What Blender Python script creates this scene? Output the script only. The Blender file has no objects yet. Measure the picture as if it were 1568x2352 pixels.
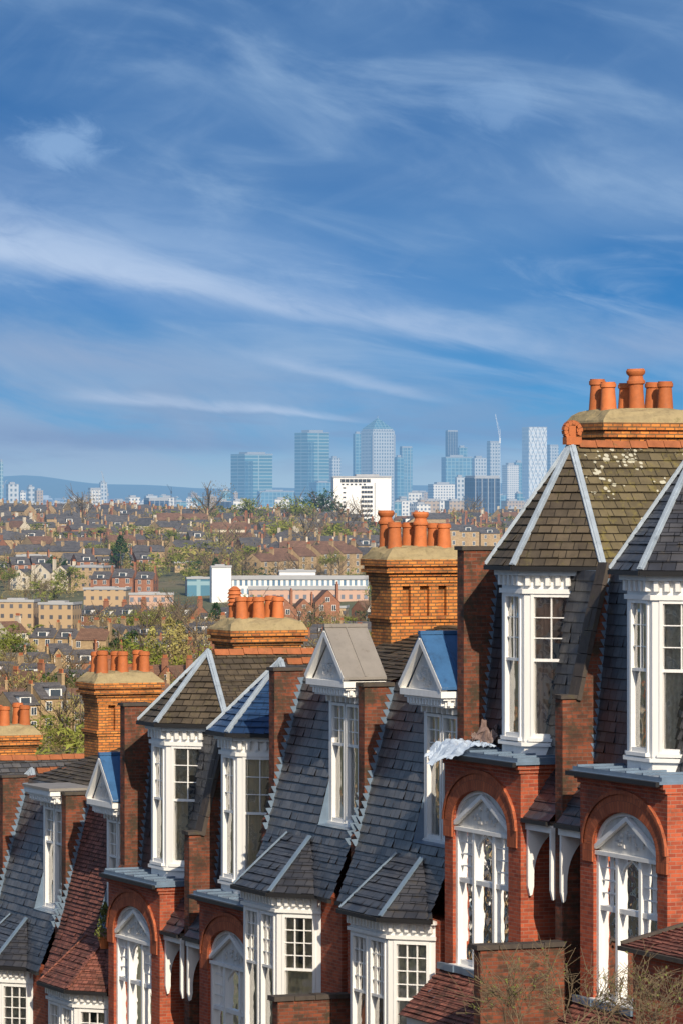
import bpy, bmesh, math, random
import numpy as np
from mathutils import Vector, Matrix
R = random.Random(11)
scene = bpy.context.scene
COL = scene.collection
F = 10000.0; CX = 784.0; HY = 1130.0

def l1(c):
    c /= 255.0
    return c/12.92 if c <= .04045 else ((c+.055)/1.055)**2.4
def C(r, g, b): return (l1(r), l1(g), l1(b), 1.0)
def wx(px, Y): return (px-CX)/F*Y
def wz(py, Y): return -(py-HY)/F*Y

# ------------------------------------------------------------------ materials
class NT:
    def __init__(s, tree):
        s.t = tree; s.t.nodes.clear()
    def n(s, typ, ins=None, **kw):
        nd = s.t.nodes.new(typ)
        for k, v in kw.items(): setattr(nd, k, v)
        if ins:
            for k, v in ins.items():
                if isinstance(v, bpy.types.NodeSocket): s.t.links.new(v, nd.inputs[k])
                else: nd.inputs[k].default_value = v
        return nd
    def m(s, op, a, b=0.0, c=0.0, clamp=False):
        nd = s.t.nodes.new('ShaderNodeMath'); nd.operation = op; nd.use_clamp = clamp
        for i, v in enumerate((a, b, c)):
            if isinstance(v, bpy.types.NodeSocket): s.t.links.new(v, nd.inputs[i])
            else: nd.inputs[i].default_value = v
        return nd.outputs[0]
    def mix(s, f, a, b, mode='MIX'):
        nd = s.t.nodes.new('ShaderNodeMix'); nd.data_type = 'RGBA'; nd.blend_type = mode
        for i, v in ((0, f), (6, a), (7, b)):
            if isinstance(v, bpy.types.NodeSocket): s.t.links.new(v, nd.inputs[i])
            else: nd.inputs[i].default_value = v
        return nd.outputs[2]
    def ss(s, x, a, b):
        nd = s.n('ShaderNodeMapRange', {'Value': x, 'From Min': a, 'From Max': b}, interpolation_type='SMOOTHSTEP')
        return nd.outputs[0]

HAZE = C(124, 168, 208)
def newmat(name):
    m = bpy.data.materials.new(name); m.use_nodes = True
    return m, NT(m.node_tree)
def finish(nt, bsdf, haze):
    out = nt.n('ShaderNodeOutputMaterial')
    if haze:  # aerial haze painted into the material: glowing blue mixed in by distance
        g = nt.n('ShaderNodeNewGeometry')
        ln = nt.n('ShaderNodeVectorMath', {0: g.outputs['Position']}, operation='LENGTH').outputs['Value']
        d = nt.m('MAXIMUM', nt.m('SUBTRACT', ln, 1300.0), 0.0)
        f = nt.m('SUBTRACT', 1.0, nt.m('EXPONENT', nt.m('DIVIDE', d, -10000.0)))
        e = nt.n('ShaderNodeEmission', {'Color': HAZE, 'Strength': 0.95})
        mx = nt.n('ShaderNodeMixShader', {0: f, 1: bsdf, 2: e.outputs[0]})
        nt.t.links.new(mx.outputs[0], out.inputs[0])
    else:
        nt.t.links.new(bsdf, out.inputs[0])
def mat_plain(name, col, rough=.7, var=.2, ns=2.0, haze=False, spec=.3, bump=0., rnd=0., streak=False, stain=None):
    m, nt = newmat(name)
    tc = nt.n('ShaderNodeTexCoord')
    v = tc.outputs['Object']
    if streak:
        v = nt.n('ShaderNodeMapping', {'Vector': v, 'Scale': (3, 3, .35)}).outputs[0]
    nz = nt.n('ShaderNodeTexNoise', {'Vector': v, 'Scale': ns, 'Detail': 6.0, 'Roughness': .65})
    val = nt.m('MULTIPLY_ADD', nz.outputs[0], 2*var, 1-var)
    if rnd:
        oi = nt.n('ShaderNodeObjectInfo')
        val = nt.m('MULTIPLY', val, nt.m('MULTIPLY_ADD', oi.outputs['Random'], 2*rnd, 1-rnd))
    hs = nt.n('ShaderNodeHueSaturation', {'Color': col, 'Value': val}).outputs[0]
    if stain:
        n2 = nt.n('ShaderNodeTexNoise', {'Vector': tc.outputs['Object'], 'Scale': 4.0, 'Detail': 8.0, 'Roughness': .75})
        hs = nt.mix(nt.m('MULTIPLY', nt.ss(n2.outputs[0], .52, .72), .75), hs, stain)
    b = nt.n('ShaderNodeBsdfPrincipled', {'Base Color': hs, 'Roughness': rough, 'Specular IOR Level': spec})
    if bump:
        bp = nt.n('ShaderNodeBump', {'Height': nz.outputs[0], 'Strength': bump, 'Distance': .03})
        nt.t.links.new(bp.outputs[0], b.inputs['Normal'])
    finish(nt, b.outputs[0], haze); return m
def mat_brick(name, c1, c2, mortar, bw, rh, ms, rough=.8, haze=False, off=.5, var=.3, vs=1.2, bump=.5, moss=None, mossamt=.5, mossmax=.8, spots=False, spec=.25, streak=False, soot=0.):
    m, nt = newmat(name)
    uv = nt.n('ShaderNodeUVMap').outputs[0]
    tc = nt.n('ShaderNodeTexCoord').outputs['Object']
    br = nt.n('ShaderNodeTexBrick', {'Vector': uv, 'Color1': c1, 'Color2': c2, 'Mortar': mortar, 'Scale': 1.0, 'Mortar Size': ms, 'Mortar Smooth': .2, 'Bias': -.1, 'Brick Width': bw, 'Row Height': rh}, offset=off)
    nz = nt.n('ShaderNodeTexNoise', {'Vector': tc, 'Scale': vs, 'Detail': 7.0, 'Roughness': .7})
    val = nt.m('MULTIPLY_ADD', nz.outputs[0], 2*var, 1-var)
    col = nt.n('ShaderNodeHueSaturation', {'Color': br.outputs[0], 'Value': val}).outputs[0]
    if streak:
        sv_ = nt.n('ShaderNodeMapping', {'Vector': tc, 'Scale': (5, 1.2, .6)}).outputs[0]
        n5 = nt.n('ShaderNodeTexNoise', {'Vector': sv_, 'Scale': 1.3, 'Detail': 6.0, 'Roughness': .7})
        col = nt.mix(nt.m('MULTIPLY', nt.ss(n5.outputs[0], .5, .75), .4), col, (.20, .195, .19, 1))
    if soot:
        n6 = nt.n('ShaderNodeTexNoise', {'Vector': tc, 'Scale': 1.7, 'Detail': 6.0, 'Roughness': .72})
        col = nt.mix(nt.m('MULTIPLY', nt.ss(n6.outputs[0], .44, .68), soot), col, (.035, .028, .022, 1))
    if moss:
        n2 = nt.n('ShaderNodeTexNoise', {'Vector': tc, 'Scale': 3.5, 'Detail': 8.0, 'Roughness': .75})
        f = nt.ss(n2.outputs[0], .62-mossamt*.25, .78-mossamt*.25)
        col = nt.mix(nt.m('MULTIPLY', f, mossmax), col, moss)
    if spots:
        n3 = nt.n('ShaderNodeTexVoronoi', {'Vector': tc, 'Scale': 7.0})
        n4 = nt.n('ShaderNodeTexNoise', {'Vector': tc, 'Scale': 1.6, 'Detail': 3.0})
        thr = nt.m('MULTIPLY', nt.ss(n4.outputs[0], .47, .60), .38)
        f = nt.m('LESS_THAN', n3.outputs['Distance'], thr)
        col = nt.mix(nt.m('MULTIPLY', f, .75), col, C(200, 198, 180))
    b = nt.n('ShaderNodeBsdfPrincipled', {'Base Color': col, 'Roughness': rough, 'Specular IOR Level': spec})
    if bump:
        h = nt.m('ADD', nt.m('MULTIPLY', br.outputs['Fac'], -1.0), nt.m('MULTIPLY', nz.outputs[0], .6))
        bp = nt.n('ShaderNodeBump', {'Height': h, 'Strength': bump, 'Distance': .012})
        nt.t.links.new(bp.outputs[0], b.inputs['Normal'])
    finish(nt, b.outputs[0], haze); return m

M = {}
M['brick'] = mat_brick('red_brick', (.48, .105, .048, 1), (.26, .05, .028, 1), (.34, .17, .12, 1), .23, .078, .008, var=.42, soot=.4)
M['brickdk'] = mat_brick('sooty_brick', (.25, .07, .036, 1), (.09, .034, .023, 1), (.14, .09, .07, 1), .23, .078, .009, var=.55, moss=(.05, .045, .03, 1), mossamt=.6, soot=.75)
M['brickor'] = mat_brick('orange_stock_brick', (.70, .26, .06, 1), (.40, .12, .036, 1), (.20, .115, .055, 1), .23, .078, .013, var=.45, moss=(.20, .14, .045, 1), mossamt=.3, mossmax=.5, soot=.55, bump=1.0)
M['rubbed'] = mat_brick('rubbed_brick', (.46, .13, .058, 1), (.32, .08, .036, 1), (.22, .08, .05, 1), .08, .23, .006, var=.3, soot=.3)
M['slate'] = mat_brick('weathered_slate', (.105, .104, .108, 1), (.038, .041, .05, 1), (.010, .010, .012, 1), .28, .22, .010, rough=.42, var=.6, vs=2.2, bump=.9, spec=.55, moss=(.14, .105, .07, 1), mossamt=.38, mossmax=.55, streak=True)
M['slatedark'] = mat_brick('dark_slate', (.062, .062, .07, 1), (.028, .031, .042, 1), (.009, .009, .011, 1), .28, .22, .010, rough=.42, var=.6, vs=2.2, bump=.9, spec=.55, moss=(.10, .08, .05, 1), mossamt=.35, mossmax=.5)
M['slatewarm'] = mat_brick('mossy_slate', (.16, .13, .075, 1), (.085, .07, .044, 1), (.016, .014, .01, 1), .3, .22, .010, rough=.8, var=.6, vs=1.6, bump=.8, moss=(.23, .19, .05, 1), mossamt=.45, mossmax=.6, spots=True, soot=.55)
M['slatefront'] = mat_brick('brown_slate', (.115, .09, .062, 1), (.054, .045, .036, 1), (.014, .012, .009, 1), .28, .2, .010, rough=.65, var=.65, vs=1.8, bump=.9, moss=(.15, .13, .05, 1), mossamt=.35, mossmax=.5, soot=.55)
M['slatenew'] = mat_brick('new_slate', (.022, .06, .15, 1), (.014, .036, .095, 1), (.008, .012, .025, 1), .28, .22, .007, rough=.38, var=.4, bump=.6, spec=.55)
M['skylead'] = mat_plain('sky_tinted_roof_sheet', (.045, .13, .29, 1), .4, .4, 2.5, spec=.5, bump=.3, stain=(.03, .07, .15, 1))  # blue is the sky's reflection on the sheet, put into the base colour
M['greylead'] = mat_plain('warm_grey_roof_sheet', (.25, .23, .21, 1), .6, .45, 2.0, spec=.4, bump=.4, stain=(.13, .11, .09, 1))
M['tile'] = mat_brick('red_clay_tile', (.30, .115, .085, 1), (.14, .055, .045, 1), (.03, .015, .012, 1), .17, .11, .008, rough=.75, var=.55, bump=.7, soot=.55)
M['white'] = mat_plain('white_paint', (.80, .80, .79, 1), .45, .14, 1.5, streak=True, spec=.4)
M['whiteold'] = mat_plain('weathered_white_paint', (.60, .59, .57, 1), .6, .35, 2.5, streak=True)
M['lead'] = mat_plain('lead_sheet', (.14, .20, .28, 1), .38, .45, 2.5, spec=.6, bump=.3)
M['leadlt'] = mat_plain('pale_lead', (.32, .38, .45, 1), .45, .45, 3.0, spec=.5, bump=.3, stain=(.13, .16, .20, 1))
M['dark'] = mat_plain('dark_gutter', (.02, .02, .022, 1), .5, .3)
M['room'] = mat_plain('dark_room', (.14, .12, .10, 1), .9, .4)
M['coping'] = mat_plain('dark_coping', (.07, .058, .052, 1), .8, .5, 5, bump=.5, stain=(.10, .09, .04, 1))
M['terra'] = mat_plain('terracotta', (.50, .15, .05, 1), .65, .35, 6, rnd=.2, bump=.2, stain=(.26, .10, .055, 1))
M['terradk'] = mat_plain('sooty_terracotta', (.30, .10, .04, 1), .75, .5, 5, rnd=.2, bump=.3, stain=(.12, .10, .04, 1))
M['flaunch'] = mat_plain('mossy_mortar', (.34, .27, .15, 1), .9, .7, 4, bump=1.0, stain=(.11, .10, .04, 1))
M['curtain'] = mat_plain('cream_curtain', (.76, .67, .50, 1), .9, .25, 3)
M['curtain2'] = mat_plain('rose_curtain', (.66, .48, .37, 1), .9, .25, 3)
M['lace'] = mat_plain('lace_curtain', (.76, .72, .62, 1), .9, .5, 14)
M['yellow'] = mat_plain('yellow_plastic', (.75, .5, .05, 1), .4, .1)
M['cloth'] = mat_plain('brown_patterned_cloth', (.17, .12, .11, 1), .9, .6, 9, stain=(.42, .36, .33, 1))
def glassmat():
    m, nt = newmat('window_glass')
    tc = nt.n('ShaderNodeTexCoord').outputs['Object']
    nz = nt.n('ShaderNodeTexNoise', {'Vector': tc, 'Scale': 1.6, 'Detail': 2.0})
    bp = nt.n('ShaderNodeBump', {'Height': nz.outputs[0], 'Strength': .4, 'Distance': .08})
    gl = nt.n('ShaderNodeBsdfGlossy', {'Color': (.95, .95, .95, 1), 'Roughness': .02, 'Normal': bp.outputs[0]})
    tr = nt.n('ShaderNodeBsdfTransparent', {'Color': (.95, .96, .95, 1)})
    fr = nt.n('ShaderNodeFresnel', {'IOR': 1.6})
    f = nt.m('MULTIPLY_ADD', fr.outputs[0], 1.0, .26, clamp=True)
    mx = nt.n('ShaderNodeMixShader', {0: f, 1: tr.outputs[0], 2: gl.outputs[0]})
    finish(nt, mx.outputs[0], False); return m
M['glass'] = glassmat()
def plasticmat():
    m, nt = newmat('plastic_sheet')
    d = nt.n('ShaderNodeBsdfPrincipled', {'Base Color': (.55, .66, .82, 1), 'Roughness': .25})
    tr = nt.n('ShaderNodeBsdfTransparent')
    mx = nt.n('ShaderNodeMixShader', {0: .75, 1: tr.outputs[0], 2: d.outputs[0]})
    finish(nt, mx.outputs[0], False); return m
M['plastic'] = plasticmat()
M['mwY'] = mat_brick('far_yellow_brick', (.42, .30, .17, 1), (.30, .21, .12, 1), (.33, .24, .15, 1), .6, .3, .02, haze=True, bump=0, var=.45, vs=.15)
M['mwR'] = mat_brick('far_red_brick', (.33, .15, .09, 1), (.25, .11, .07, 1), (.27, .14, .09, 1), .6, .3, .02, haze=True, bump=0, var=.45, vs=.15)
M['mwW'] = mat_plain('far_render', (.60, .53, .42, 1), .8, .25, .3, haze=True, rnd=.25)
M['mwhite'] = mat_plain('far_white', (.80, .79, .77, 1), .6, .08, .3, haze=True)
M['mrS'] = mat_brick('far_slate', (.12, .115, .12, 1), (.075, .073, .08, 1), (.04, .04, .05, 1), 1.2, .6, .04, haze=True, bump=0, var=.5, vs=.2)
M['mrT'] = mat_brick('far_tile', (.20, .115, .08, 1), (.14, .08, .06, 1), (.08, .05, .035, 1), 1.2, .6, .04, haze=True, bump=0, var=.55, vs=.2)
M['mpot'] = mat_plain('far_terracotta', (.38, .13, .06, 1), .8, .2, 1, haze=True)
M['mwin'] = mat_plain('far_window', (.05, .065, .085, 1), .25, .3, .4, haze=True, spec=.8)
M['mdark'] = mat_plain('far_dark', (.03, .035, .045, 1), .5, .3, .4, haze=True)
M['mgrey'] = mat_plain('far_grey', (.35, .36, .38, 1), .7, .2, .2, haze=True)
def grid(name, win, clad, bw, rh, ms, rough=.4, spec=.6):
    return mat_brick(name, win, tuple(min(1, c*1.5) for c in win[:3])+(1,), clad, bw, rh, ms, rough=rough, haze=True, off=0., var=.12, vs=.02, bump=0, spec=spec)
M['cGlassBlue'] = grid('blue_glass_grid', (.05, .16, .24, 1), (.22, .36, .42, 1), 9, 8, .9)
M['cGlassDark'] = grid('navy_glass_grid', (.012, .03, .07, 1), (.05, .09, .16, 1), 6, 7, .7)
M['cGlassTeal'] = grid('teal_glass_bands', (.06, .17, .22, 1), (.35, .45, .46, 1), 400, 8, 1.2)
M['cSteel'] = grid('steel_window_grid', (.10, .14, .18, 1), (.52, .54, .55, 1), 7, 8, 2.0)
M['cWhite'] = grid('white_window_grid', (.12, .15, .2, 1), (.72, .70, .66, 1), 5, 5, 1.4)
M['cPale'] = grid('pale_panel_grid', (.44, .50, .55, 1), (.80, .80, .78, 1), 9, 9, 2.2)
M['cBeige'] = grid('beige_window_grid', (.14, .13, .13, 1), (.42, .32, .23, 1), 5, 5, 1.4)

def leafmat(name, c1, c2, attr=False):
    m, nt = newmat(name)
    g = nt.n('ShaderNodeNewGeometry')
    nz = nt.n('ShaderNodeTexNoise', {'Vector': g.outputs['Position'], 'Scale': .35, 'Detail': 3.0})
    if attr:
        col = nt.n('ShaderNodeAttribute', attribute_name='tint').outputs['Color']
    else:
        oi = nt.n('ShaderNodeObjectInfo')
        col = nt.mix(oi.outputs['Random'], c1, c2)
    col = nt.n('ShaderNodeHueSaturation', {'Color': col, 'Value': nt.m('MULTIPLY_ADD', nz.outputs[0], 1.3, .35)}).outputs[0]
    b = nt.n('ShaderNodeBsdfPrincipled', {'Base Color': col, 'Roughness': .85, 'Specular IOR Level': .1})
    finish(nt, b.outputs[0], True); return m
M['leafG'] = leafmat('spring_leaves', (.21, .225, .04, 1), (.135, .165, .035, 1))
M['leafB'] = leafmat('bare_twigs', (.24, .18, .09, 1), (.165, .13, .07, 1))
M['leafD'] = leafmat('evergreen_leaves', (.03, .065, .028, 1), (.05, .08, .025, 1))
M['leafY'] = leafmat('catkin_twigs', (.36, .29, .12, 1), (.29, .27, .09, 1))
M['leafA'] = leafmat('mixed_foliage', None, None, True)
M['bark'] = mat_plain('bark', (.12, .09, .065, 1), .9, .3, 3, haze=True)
M['twig'] = mat_plain('twig_bark', (.16, .12, .075, 1), .9, .3, 3)
M['nearleaf'] = mat_plain('shrub_leaf', (.14, .16, .04, 1), .8, .5, 5)

# ------------------------------------------------------------------ mesh builder
class MB:
    def __init__(s, m=1): s.v=[]; s.f=[]; s.mi=[]; s.uv=[]; s.m=m; s.sm=[]
    def poly(s, pts, mat=0, uv=None, smooth=False):
        i=len(s.v); n=len(pts)
        P=[Vector((p[0]*s.m, p[1], p[2])) for p in pts]
        if s.m < 0:
            P.reverse()
            if uv: uv=list(reversed(uv))
        s.v += P; s.f.append(tuple(range(i, i+n))); s.mi.append(mat); s.sm.append(smooth)
        if uv is None:
            N=Vector((0,0,0))
            for k in range(n):
                a=P[k]; b=P[(k+1)%n]
                N += Vector(((a.y-b.y)*(a.z+b.z), (a.z-b.z)*(a.x+b.x), (a.x-b.x)*(a.y+b.y)))
            if N.length < 1e-12: N=Vector((0,0,1))
            N.normalize()
            if abs(N.z) > .97: T=Vector((1,0,0)); B=Vector((0,1,0))
            else:
                T=Vector((0,0,1)).cross(N).normalized(); B=N.cross(T)
            uv=[(p.dot(T), p.dot(B)) for p in P]
        s.uv.append(uv)
    def hexa(s, c, mat=0):
        for q in ((3,2,1,0),(4,5,6,7),(0,1,5,4),(1,2,6,5),(2,3,7,6),(3,0,4,7)):
            s.poly([c[k] for k in q], mat)
    def box(s, x0,x1,y0,y1,z0,z1, mat=0):
        s.hexa([(x0,y0,z0),(x1,y0,z0),(x1,y1,z0),(x0,y1,z0),(x0,y0,z1),(x1,y0,z1),(x1,y1,z1),(x0,y1,z1)], mat)
    def ob(s, o,d,n, a0,a1,b0,b1,z0,z1, mat=0):
        def p(a,b,z): return (o[0]+d[0]*a+n[0]*b, o[1]+d[1]*a+n[1]*b, z)
        c=[p(a0,b0,z0),p(a1,b0,z0),p(a1,b1,z0),p(a0,b1,z0),p(a0,b0,z1),p(a1,b0,z1),p(a1,b1,z1),p(a0,b1,z1)]
        if d[0]*n[1]-d[1]*n[0] < 0: c=[c[1],c[0],c[3],c[2],c[5],c[4],c[7],c[6]]
        s.hexa(c, mat)
    def prism(s, pl, z0, z1, mat=0):
        n=len(pl)
        for k in range(n):
            a=pl[k]; b=pl[(k+1)%n]
            s.poly([(a[0],a[1],z0),(b[0],b[1],z0),(b[0],b[1],z1),(a[0],a[1],z1)], mat)
        s.poly([(p[0],p[1],z1) for p in pl], mat)
    def extx(s, prof, x0, x1, mat=0):
        n=len(prof)
        for k in range(n):
            a=prof[k]; b=prof[(k+1)%n]
            s.poly([(x0,a[0],a[1]),(x1,a[0],a[1]),(x1,b[0],b[1]),(x0,b[0],b[1])], mat)
        s.poly([(x1,p[0],p[1]) for p in prof], mat)
        s.poly([(x0,p[0],p[1]) for p in reversed(prof)], mat)
    def beam(s, p, q, w, h, mat=0):
        p=Vector(p); q=Vector(q); d=(q-p).normalized()
        up=Vector((0,0,1)) if abs(d.z)<.99 else Vector((1,0,0))
        a=d.cross(up).normalized()*w/2; b=a.cross(d).normalized()*h/2
        c=[p-a-b, p+a-b, q+a-b, q-a-b, p-a+b, p+a+b, q+a+b, q-a+b]
        s.hexa(c, mat)
    def lathe(s, cx, cy, prof, seg=14, mat=0):
        for k in range(seg):
            a=2*math.pi*k/seg; b=2*math.pi*(k+1)/seg
            for j in range(len(prof)-1):
                r0,z0=prof[j]; r1,z1=prof[j+1]
                s.poly([(cx+r0*math.cos(a),cy+r0*math.sin(a),z0),(cx+r0*math.cos(b),cy+r0*math.sin(b),z0),
                        (cx+r1*math.cos(b),cy+r1*math.sin(b),z1),(cx+r1*math.cos(a),cy+r1*math.sin(a),z1)], mat)
    def slates(s, p00,p10,p11,p01, course=.22, mat=0, lift=.026):
        p00,p10,p11,p01=[Vector(p) for p in (p00,p10,p11,p01)]
        N=(p10-p00).cross(p01-p00)
        if N.length<1e-9: N=(p10-p00).cross(p11-p00)
        N.normalize()
        if N.z<0: N=-N
        ax=(p10-p00).normalized()
        up=((p01+p11)/2-(p00+p10)/2)
        upd=(up-ax*up.dot(ax)); L=upd.length; upd.normalize()
        n=max(1,int(round(L/course)))
        for j in range(n):
            f0=j/n; f1=(j+1)/n
            a=p00.lerp(p01,f0); b=p10.lerp(p11,f0); c=p10.lerp(p11,f1); d=p00.lerp(p01,f1)
            W=(b-a).length; k=max(1,int(W/.42)); v0=j*course+.0005; v1=(j+1)*course-.0005
            def uvf(p, v): return ((p-p00).dot(ax)+7, v)
            for i in range(k):
                g0=i/k; g1=(i+1)/k
                pa=a.lerp(b,g0); pb=a.lerp(b,g1); pc=d.lerp(c,g1); pd=d.lerp(c,g0)
                l0=lift*R.uniform(.4,1.8); l1_=lift*R.uniform(.4,1.8)
                pa2=pa+N*l0; pb2=pb+N*l1_
                s.poly([pa2,pb2,pc,pd], mat, [uvf(pa,v0),uvf(pb,v0),uvf(pc,v1),uvf(pd,v1)])
                s.poly([pa,pb,pb2,pa2], mat)
    def make(s, name, mats, parent=None, loc=(0,0,0), label=None):
        me=bpy.data.meshes.new(name)
        me.from_pydata([tuple(v) for v in s.v], [], s.f)
        for m in mats: me.materials.append(M[m])
        me.polygons.foreach_set('material_index', s.mi)
        me.polygons.foreach_set('use_smooth', s.sm)
        ul=me.uv_layers.new(name='UVMap')
        ul.data.foreach_set('uv', [c for u in s.uv for p in u for c in p])
        me.update()
        o=bpy.data.objects.new(name, me); COL.objects.link(o)
        if parent: o.parent=parent
        o.location=loc
        if label: o['label']=label
        return o

def empty(name, mat4, label, cat, group=None):
    e=bpy.data.objects.new(name, None); COL.objects.link(e); e.matrix_world=mat4
    e['label']=label; e['category']=cat
    if group: e['group']=group
    e.empty_display_size=.5
    return e

# ------------------------------------------------------------------ terrain
PY=[-300,0,60,88.5,98.5,108.5,118.5,128.5,160,250,400,700,900,1100,1300,1500,1750,2000,2300,2550,2800,4000,6000,15000,90000]
PZ=[-8,-8,-9.5,-13.7,-15.9,-18.0,-19.9,-22,-28,-38,-48,-55,-56,-57,-55,-50,-44,-36,-27,-21,-23,-58,-70,-70,-70]
def terz(X, Y):
    z=float(np.interp(Y, PY, PZ))
    if 500<Y<3500:
        z+= 2.5*math.sin(X*.013+Y*.004)*min(1,(Y-500)/500)
    if Y>12000:
        b=math.exp(-((Y-24000)/4500)**2)
        a=X/Y*F+CX
        h=102+12*math.sin(a*.006+1)+5*math.sin(a*.023)+ 44*math.exp(-((a-40)/150)**2)
        z+= b*h
    return z
xs=[-1.2,-.8,-.5,-.35,-.25,-.18]+list(np.linspace(-.14,.14,80))+[.18,.25,.35,.5,.8,1.2]
ys=list(np.linspace(-200,200,81))+list(np.linspace(215,3000,110))+list(np.linspace(3100,14000,40))+list(np.linspace(14500,34000,50))+[40000,60000,90000]
vv=[]; ff=[]
for y in ys:
    sc=max(y,0)+260
    for x in xs:
        X=x*sc*1.1; vv.append((X, y, terz(X, y)))
nx=len(xs)
for j in range(len(ys)-1):
    for i in range(nx-1):
        a=j*nx+i; ff.append((a,a+1,a+1+nx,a+nx))
me=bpy.data.meshes.new('ground'); me.from_pydata(vv,[],ff); me.update()
m,nt=newmat('ground_cover')
g=nt.n('ShaderNodeNewGeometry')
n1=nt.n('ShaderNodeTexNoise',{'Vector':g.outputs['Position'],'Scale':.02,'Detail':8.0,'Roughness':.7})
cr=nt.n('ShaderNodeValToRGB',{'Fac':n1.outputs[0]})
cr.color_ramp.elements[0].position=.35; cr.color_ramp.elements[0].color=(.06,.068,.035,1)
cr.color_ramp.elements[1].position=.65; cr.color_ramp.elements[1].color=(.17,.14,.085,1)
e=cr.color_ramp.elements.new(.5); e.color=(.11,.115,.05,1)
b=nt.n('ShaderNodeBsdfPrincipled',{'Base Color':cr.outputs[0],'Roughness':.95})
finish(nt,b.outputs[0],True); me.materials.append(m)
go=bpy.data.objects.new('ground',me); COL.objects.link(go); go['kind']='structure'

# ------------------------------------------------------------------ street frame
U=Vector((-.3873,.9220,0)); U.normalize(); Nn=Vector((-U.y,U.x,0))
PP=[(4.5,88.5),(.3,98.5),(-3.75,108.5),(-7.7,118.5),(-11.6,128.5)]
LV=[0,-2.2,-4.33,-6.05,-8.2]
ROT=Matrix(((U.x,Nn.x,0,0),(U.y,Nn.y,0,0),(0,0,1,0),(0,0,0,1)))
def frame(P,z,s=0,t=0):
    p=Vector((P[0],P[1],z))+U*s+Nn*t
    return Matrix.Translation(p) @ ROT
def ribbon(name,t0,t1,dz,mat):
    mb=MB()
    ss_=[x*5 for x in range(-12,36)]
    for a,b in zip(ss_[:-1],ss_[1:]):
        q=[]
        for s_,t_ in ((a,t0),(a,t1),(b,t1),(b,t0)):
            p=Vector((4.5,88.5,0))+U*s_+Nn*t_
            q.append((p.x,p.y,float(np.interp(p.y,PY,PZ))+dz))
        mb.poly(q[::-1],0)
    o=mb.make(name,[mat]); o['kind']='structure'
M['asphalt']=mat_plain('asphalt',(.05,.05,.052,1),.9,.3,2)
M['paving']=mat_plain('paving',(.22,.21,.2,1),.9,.3,2)
ribbon('road',6.0,13.0,.12,'asphalt'); ribbon('pavement',3.5,5.99,.24,'paving'); ribbon('pavement',13.01,15.5,.24,'paving')

# ------------------------------------------------------------------ components
ZB=-15.6
def window(parent, loc, mir, o, d, n, w, z0, z1, cols=3, rt=3, rb=1, split=.45, cur='curtain', fw=.07, lab=None, lace=False, paint='white'):
    fr=MB(mir); gl=MB(mir); cu=MB(mir)
    fr.ob(o,d,n,0,fw,-.10,.03,z0,z1); fr.ob(o,d,n,w-fw,w,-.10,.03,z0,z1)
    fr.ob(o,d,n,fw,w-fw,-.10,.028,z1-fw,z1); fr.ob(o,d,n,-.03,w+.03,-.10,.09,z0-.07,z0+.0)
    fr.ob(o,d,n,fw,w-fw,-.08,.02,z0,z0+.09)
    zm=z1-(z1-z0)*split
    fr.ob(o,d,n,fw,w-fw,-.07,.012,zm-.03,zm+.03)
    def P(a,bo,z): return (o[0]+d[0]*a+n[0]*bo,o[1]+d[1]*a+n[1]*bo,z)
    for (za,zb,rows,cc,bb) in ((zm+.03,z1-fw,rt,cols,0.0),(z0+.09,zm-.03,rb,1 if rb==1 else cols,-.03)):
        for c in range(1,cc):
            x=fw+(w-2*fw)*c/cc; fr.ob(o,d,n,x-.011,x+.011,-.06+bb,-.012+bb,za,zb)
        for r in range(1,rows):
            z=za+(zb-za)*r/rows; fr.ob(o,d,n,fw,w-fw,-.057+bb,-.015+bb,z-.011,z+.011)
        gl.poly([P(fw,-.045+bb,za),P(w-fw,-.045+bb,za),P(w-fw,-.045+bb,zb),P(fw,-.045+bb,zb)])
    def drape(a0,a1,za,zb,off,za2=None):
        k=max(4,int((a1-a0)/.045))
        pts=[(a0+(a1-a0)*i/k, -.17+off+.03*math.sin(i*1.7+R.random()*.8)) for i in range(k+1)]
        for i in range(k):
            a,b_=pts[i],pts[i+1]
            cu.poly([P(a[0],a[1],za),P(b_[0],b_[1],za),P(b_[0],b_[1],zb),P(a[0],a[1],zb)])
    fs=R.uniform(.30,.46)
    drape(fw*.5,w*fs,z0,z1,0); drape(w*(1-fs*R.uniform(.75,1.05)),w-fw*.5,z0,z1,0)
    if lace: drape(fw,w-fw,z0,(z1 if R.random()<.75 else zm-.05),.03)
    else: drape(fw,w-fw,z1-(z1-z0)*R.uniform(.2,.6),z1,.03)
    w_=fr.make('window',[paint],parent,loc,lab)
    gl.make('glass',['glass'],w_); cu.make('curtain',[cur],w_)
    return w_
def coping(mb, a, b, x0,x1, th=.08, ov=.05, mat=0):
    a=Vector((0,a[0],a[1])); b=Vector((0,b[0],b[1])); d=(b-a).normalized(); nn=Vector((0,-d.z,d.y))
    if nn.z<0 or (abs(nn.z)<1e-6 and nn.y<0): nn=-nn
    a2=a-d*ov; b2=b+d*ov*.2
    n=max(1,int((b2-a2).length/.45))
    for k in range(n):
        p=a2.lerp(b2,k/n); q=a2.lerp(b2,(k+.97)/n); j=R.uniform(-.012,.012)
        pr=[(p.y,p.z),(q.y,q.z),((q+nn*(th+j)).y,(q+nn*(th+j)).z),((p+nn*(th+j)).y,(p+nn*(th+j)).z)]
        mb.extx(pr,x0-ov+R.uniform(-.01,.01),x1+ov+R.uniform(-.01,.01),mat)
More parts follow.
